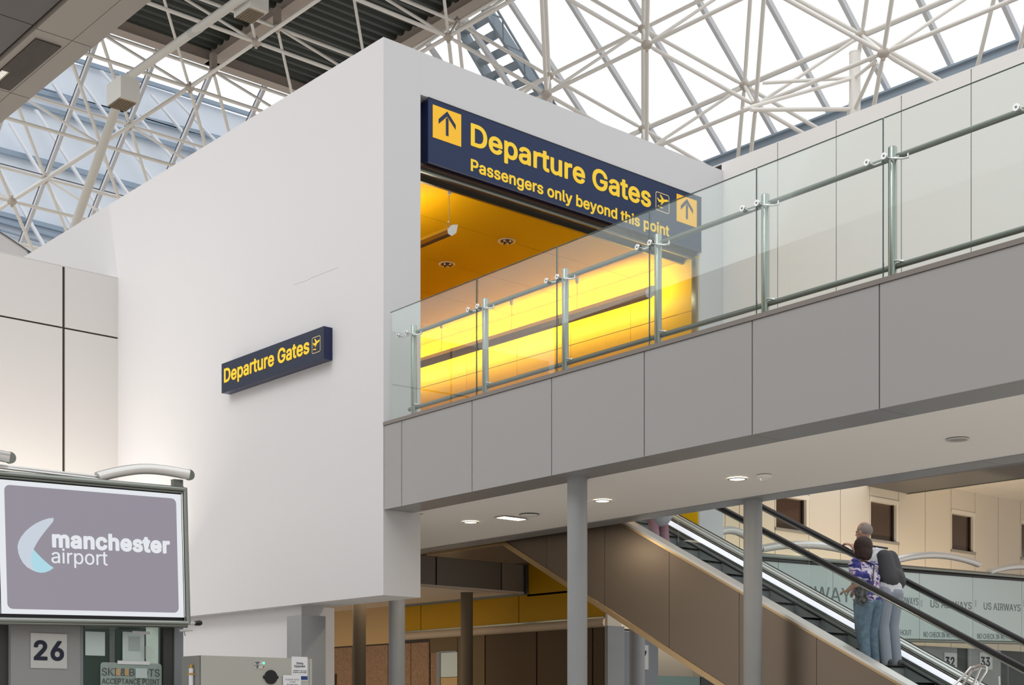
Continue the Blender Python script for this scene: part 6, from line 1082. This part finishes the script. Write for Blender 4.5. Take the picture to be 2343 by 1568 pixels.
# ------------------------------------------------------------------ people
SKIN = mat('skin', (.52, .30, .22), .6); HAIRD = mat('dark_brown_hair', (.035, .016, .012), .6, bump=.3, bscale=60); HAIRG = mat('grey_hair', (.26, .22, .20), .8)
SHIRTW = mat('white_shirt', (.74, .75, .80), .8); TROUG = mat('light_grey_trousers', (.32, .35, .42), .8); JEANS = mat('washed_blue_jeans', (.13, .20, .27), .85, var=.25, bscale=14)
SHOE = mat('brown_shoe', (.28, .17, .12), .6); SHOED = mat('dark_shoe', (.05, .045, .05), .5); BAGM = mat('dark_bag_fabric', (.055, .055, .062), .7); PINKT = mat('dusty_pink_trousers', (.42, .22, .27), .8)
WTOP = mat('pale_cardigan', (.55, .55, .60), .85); EYEM = mat('eye_dark', (.02, .015, .012), .3); LIPM = mat('lips', (.42, .16, .13), .6)
m = mat('tie_dye_top', (.1, .1, .4), .8); n = m.node_tree; bs = n.nodes['Principled BSDF']
tcn = n.nodes.new('ShaderNodeTexCoord'); mp = n.nodes.new('ShaderNodeMapping'); mp.inputs['Scale'].default_value = (7, 7, 14); mp.inputs['Rotation'].default_value = (.5, .6, 0)
nz = n.nodes.new('ShaderNodeTexNoise'); nz.inputs['Scale'].default_value = 1.0; nz.inputs['Detail'].default_value = 3; nz.inputs['Distortion'].default_value = 1.2
cr = n.nodes.new('ShaderNodeValToRGB'); el = cr.color_ramp.elements
el[0].position = .30; el[0].color = (.02, .02, .11, 1); el[1].position = .72; el[1].color = (.02, .03, .12, 1)
for p_, c_ in ((.42, (.03, .04, .26, 1)), (.49, (.12, .08, .38, 1)), (.53, (.72, .70, .78, 1)), (.60, (.75, .72, .78, 1)), (.64, (.33, .12, .40, 1))):
    e1 = el.new(p_); e1.color = c_
n.links.new(tcn.outputs['Object'], mp.inputs[0]); n.links.new(mp.outputs[0], nz.inputs['Vector']); n.links.new(nz.outputs['Fac'], cr.inputs[0]); n.links.new(cr.outputs[0], bs.inputs['Base Color'])
TIED = m

def fuse(name, parent, caps, m, voxel=.012, xf=None, smooth=3):
    """one continuous surface grown round a set of tapering limbs"""
    b = MB()
    for c in caps:
        if len(c) == 4 and not isinstance(c[1], (int, float)):
            p, q, r0, r1 = c; p, q = V(p), V(q); d = (q - p)
            b.tube([p, q], [r0, r1], m, 14); b.sph(p, r0, m, 12, 8); b.sph(q, r1, m, 12, 8)
        else:
            p, r, s3 = c; b.sph(p, r, m, 16, 12, s3)
    me = bpy.data.meshes.new('tmp'); me.from_pydata([tuple(p) for p in b.v], [], b.f); o = bpy.data.objects.new('tmp', me); col.objects.link(o)
    md = o.modifiers.new('r', 'REMESH'); md.mode = 'VOXEL'; md.voxel_size = voxel
    ms = o.modifiers.new('s', 'SMOOTH'); ms.iterations = smooth; ms.factor = .5
    dg = bpy.context.evaluated_depsgraph_get(); m2 = bpy.data.meshes.new_from_object(o.evaluated_get(dg)); bpy.data.objects.remove(o)
    m2.name = name; m2.materials.clear(); m2.materials.append(m); m2.polygons.foreach_set('use_smooth', [True] * len(m2.polygons))
    po = V(parent['_o'])
    for v_ in m2.vertices: v_.co = xf(v_.co) - po
    ob = bpy.data.objects.new(name, m2); col.objects.link(ob); ob.parent = parent; ob['_o'] = tuple(po); return ob
def frame(root, yaw, s):
    cy, sy = math.cos(yaw), math.sin(yaw)
    return lambda p: V((root[0] + s * (p[0] * cy - p[1] * sy), root[1] + s * (p[0] * sy + p[1] * cy), root[2] + s * p[2]))
def hand(wr, d, side, palm_n, curl=.35, k=1.0):
    """palm, four bent fingers and a thumb; d forward, side across the palm towards the thumb, palm_n out of the palm"""
    d, side, pn_ = V(d).normalized(), V(side).normalized(), V(palm_n).normalized(); wr = V(wr); c = []
    for i, ln in enumerate((.070, .078, .074, .058)):
        o_ = (1.5 - i) * .019 * k; k0 = wr + d * (.078 * k) + side * o_
        c.append((wr + side * o_ * .5, k0, .014 * k, .0115 * k))
        p1 = k0 + (d * math.cos(curl) + pn_ * math.sin(curl)) * ln * .5 * k; p2 = p1 + (d * math.cos(curl * 2.2) + pn_ * math.sin(curl * 2.2)) * ln * .5 * k
        c += [(k0, p1, .0098 * k, .0088 * k), (p1, p2, .0088 * k, .0075 * k)]
    b0 = wr + d * .022 * k + side * .024 * k; b1 = b0 + (side * .8 + d * .7).normalized() * .036 * k; b2 = b1 + (d * .9 + pn_ * .45).normalized() * .030 * k
    c += [(b0, b1, .013 * k, .011 * k), (b1, b2, .0105 * k, .0085 * k)]
    return c
def person(label, root, yaw, s, lean, Rarm, Larm, top, trous, hair, shoes, wide=1.0, hairstyle='bob', sleeve=.45, headturn=0, legs=((0, 0), (0, 0)), coat=False):
    xf = frame(root, yaw, s); t = thing('person', label, 'person', root)
    hipz, shz = .90, 1.40; ly = lean
    hip = V((0, 0, hipz)); chest = V((0, ly * .75, 1.24)); sh = V((0, ly, shz)); neck = V((0, ly * 1.05, 1.46)); head = V((0, ly * 1.22 + .015, 1.605))
    w_ = wide
    # skin body: head, neck, arms with hands, lower legs
    ht = headturn; hf = V((math.sin(-ht), math.cos(ht), 0)); hs = V((hf.y, -hf.x, 0))
    cp = [(head + EZ * .015, .098, (.80, .95, 1.12)), (head + hf * .035 - EZ * .045, .066, (.86, .98, 1.0)), (head + hf * .065 - EZ * .085, .030, (1, .9, .7)),
          (head + hf * .098 - EZ * .012 + EZ * .015, head + hf * .112 - EZ * .022, .010, .014), (head + hf * .088 + EZ * .03, .012, (1.6, .7, .5)),
          (head + hs * .078 - EZ * .005, .022, (.5, .8, 1.3)), (head - hs * .078 - EZ * .005, .022, (.5, .8, 1.3)),
          (neck - EZ * .06, head - EZ * .05, .058 * (1 + (w_ - 1) * .5), .052), (V((0, ly * .9, 1.36)), .10, (1.3, .8, .6))]
    for sg, (el_, wr_, hd) in ((1, Rarm), (-1, Larm)):
        s0 = sh + V((sg * .175 * w_, 0, -.02)); el_, wr_ = V(el_), V(wr_)
        cp += [(s0, el_, .046 * w_, .038 * w_), (el_, el_.lerp(wr_, .35), .038, .040), (el_.lerp(wr_, .35), wr_, .040, .025)]
        d = (wr_ - el_).normalized(); cp += hand(wr_, hd[0] if hd else d, hd[1] if hd else V((-sg, 0, 0)), hd[2] if hd else V((0, 0, -1)), .4)
    torso = V((0, ly * .4, 1.1)); cp += [(hip + EZ * .06, chest, .085, .10)]
    for sg, (fy, kb) in ((1, legs[0]), (-1, legs[1])):
        an = V((sg * .10, fy - .03, .09)); kn = V((sg * .10, fy * .5 + .03 + kb, .48))
        cp += [(V((sg * .09 * w_, 0, .86)), kn, .07, .05), (kn, an, .048, .034)]
    fuse('body', t, cp, SKIN, .0085, xf, 2)
    # eyes, mouth
    b = MB()
    for sg in (-1, 1): b.sph(xf(head + hf * .086 + hs * (.032 * sg) + EZ * .010), .010 * s, EYEM, 8, 6)
    b.build('eyes', t); b = MB(); b.sph(xf(head + hf * .094 - EZ * .062), .02 * s, LIPM, 8, 6, (1, .6, .3)); b.build('mouth', t)
    # top
    tp = [((0, ly * .9, 1.37), .105, (1.75 * w_, .85, .52)), (V((0, 0, .86)), .125, (1.35 * w_, 1.05 * w_, .8)), (V((0, ly * .3, 1.02)), .125, (1.22 * w_, .98 * w_, 1.0)), (V((0, ly * .6, 1.20)), .135, (1.30 * w_, .98 * w_, 1.1)), (V((0, ly * .45, 1.10)), .130, (1.2 * w_, .98 * w_, 1.0)), (V((0, 0, .93)), .128, (1.28 * w_, 1.0 * w_, .9))]
    for sg, (el_, wr_, hd) in ((1, Rarm), (-1, Larm)):
        s0 = sh + V((sg * .165 * w_, 0, -.025)); el_, wr_ = V(el_), V(wr_)
        if sleeve <= 1: tp.append((s0, s0.lerp(el_, sleeve + .35), .068 * w_, .062 * w_))
        else: tp += [(s0, el_, .066 * w_, .055 * w_), (el_, el_.lerp(wr_, sleeve - 1), .054, .045)]
    if coat: tp += [(V((0, 0, .9)), V((0, -.01, .50)), .17, .20)]
    fuse('shirt', t, tp, top, .011, xf, 4)
    tr = [(V((0, 0, .86)), .120, (1.38 * w_, 1.1 * w_, .9))]
    for sg, (fy, kb) in ((1, legs[0]), (-1, legs[1])):
        an = V((sg * .10, fy - .03, .07)); kn = V((sg * .10, fy * .5 + .03 + kb, .48))
        tr += [(V((sg * .085 * w_, 0, .84)), kn, .105 * w_, .075 * w_), (kn, an, .074 * w_, .068), (an, an - EZ * .02, .066, .066)]
    fuse('trousers', t, tr, trous, .011, xf, 3)
    for sg, (fy, kb) in ((1, legs[0]), (-1, legs[1])):
        fuse('shoe', t, [(V((sg * .10, fy - .06, .045)), V((sg * .105, fy + .13, .033)), .043, .033), (V((sg * .10, fy - .07, .04)), .042, (1, 1, 1)), (V((sg * .10, fy - .04, .075)), .04, (1, 1.1, 1))], shoes, .009, xf, 2)
    if hairstyle == 'bob':
        hr_ = [(head + EZ * .04 - hf * .015, .116, (.90, .98, 1.0)), (head - EZ * .03 - hf * .04, .105, (.98, .78, 1.0)), (head - EZ * .075 - hf * .045, .085, (1.12, .75, .8)),
               (head - EZ * .05 + hs * .07, .052, (.7, 1.1, 1.5)), (head - EZ * .05 - hs * .07, .052, (.7, 1.1, 1.5)), (head + EZ * .085 + hf * .05, .05, (1.3, .8, .6))]
    elif hairstyle == 'bald':
        hr_ = [(head + EZ * .022 - hf * .040, .088, (.95, .72, .88)), (head + EZ * .02 + hs * .064 - hf * .015, .047, (.42, 1.3, 1.0)), (head + EZ * .02 - hs * .064 - hf * .015, .047, (.42, 1.3, 1.0)), (head + EZ * .075 - hf * .01, .06, (1.1, 1.0, .65))]
    if hairstyle == 'bob': hr_ = [(head + (V(c[0]) - head) * 1.12, c[1] * 1.2, c[2]) for c in hr_]
    fuse('hair', t, hr_, hair, .008, xf, 2)
    return t, xf
# woman in the tie-dye top, near side
wr_ = (13.96, 9.56, 2.2)
pw, xw = person('woman with a dark bob, blue and purple tie-dye top and jeans riding the escalator', wr_, 0.0, .845, .07,
    ((.27, .12, 1.12), (.30, .34, 1.20), (V((0, 1, .1)), V((-1, 0, 0)), V((0, 0, -1)))), ((-.30, -.02, 1.10), (-.22, .20, 1.02), (V((.3, 1, 0)), V((1, 0, .2)), V((0, 0, -1)))),
    TIED, JEANS, HAIRD, SHOE, 1.34, 'bob', .35)
# man, far side, right hand on the far handrail
mr = (14.29, 9.50, 2.2); s_ = 1.0; hr = V((14.674, 10.36, eh(10.36, 3.52)))
loc_h = (hr - V(mr)); wrp = V((loc_h.x - .0, loc_h.y - .075, loc_h.z + .01))
pm, xm = person('balding grey-haired man in a white shirt leaning forward with a hand on the far handrail', mr, 0.0, s_, .27,
    ((.34, .56, 1.26), tuple(wrp), (V((0.1, 1, .45)), V((-1, 0, 0)), V((0, .3, -1)))), ((-.27, .16, 1.10), (-.20, .30, .92), (V((.2, 1, -.5)), V((1, 0, .1)), V((0, -.3, -1)))),
    SHIRTW, TROUG, HAIRG, SHOED, 1.12, 'bald', 1.15 - .6)
# third traveller, mostly hidden by the bridge soffit
pt, xt = person('traveller in a long pale coat and pink trousers near the top of the escalator', (14.05, 12.95, 2.2 + RZ * 8), 0.0, .96, .04,
    ((.24, .02, 1.12), (.24, .16, .90), (V((0, .6, -1)), V((-1, 0, 0)), V((-1, 0, 0)))), ((-.24, .02, 1.12), (-.24, .14, .90), (V((0, .6, -1)), V((1, 0, 0)), V((1, 0, 0)))),
    WTOP, PINKT, HAIRD, SHOED, 1.08, 'bob', 1.6, coat=True)
# bags
t = thing('backpack', 'dark backpack on the back of the man in the white shirt', 'bag', xm((.0, -.05, 1.05)))
fuse('bag_body', t, [(V((-.04, .04, 1.27)), V((-.05, -.03, 1.0)), .10, .125), (V((.08, .04, 1.27)), V((.09, -.03, 1.0)), .10, .125), (V((.02, -.07, 1.05)), .115, (1.1, .75, .8))], BAGM, .014, xm, 4)
b = MB()
for sg in (-1, 1): b.tube([xm(V((sg * .12, .10, 1.40))), xm(V((sg * .125, .28, 1.44))), xm(V((sg * .13, .38, 1.34))), xm(V((sg * .15, .30, 1.12))), xm(V((sg * .15, .02, .98)))], .012, BAGM, 8)
b.build('strap', t)
t = thing('shoulder_bag', 'black and pale shoulder bag at the left hip of the woman in the tie-dye top', 'bag', xw((-.24, -.02, .9)))
fuse('bag_body', t, [(V((-.255, -.06, .99)), .095, (.7, 1.1, 1.1)), (V((-.255, -.06, .88)), .09, (.7, 1.15, .8))], mat('mottled_bag', (.10, .10, .10), .7, var=.9, bscale=20), .012, xw, 3)
b = MB(); b.tube([xw(V((-.28, .0, 1.02))), xw(V((-.24, .10, 1.25))), xw(V((-.10, .06, 1.46))), xw(V((.05, -.06, 1.38))), xw(V((-.15, -.17, 1.12))), xw(V((-.27, -.12, .98)))], .010, BAGM, 8); b.build('strap', t)

for o in bpy.data.objects:
    if '_o' in o: del o['_o']
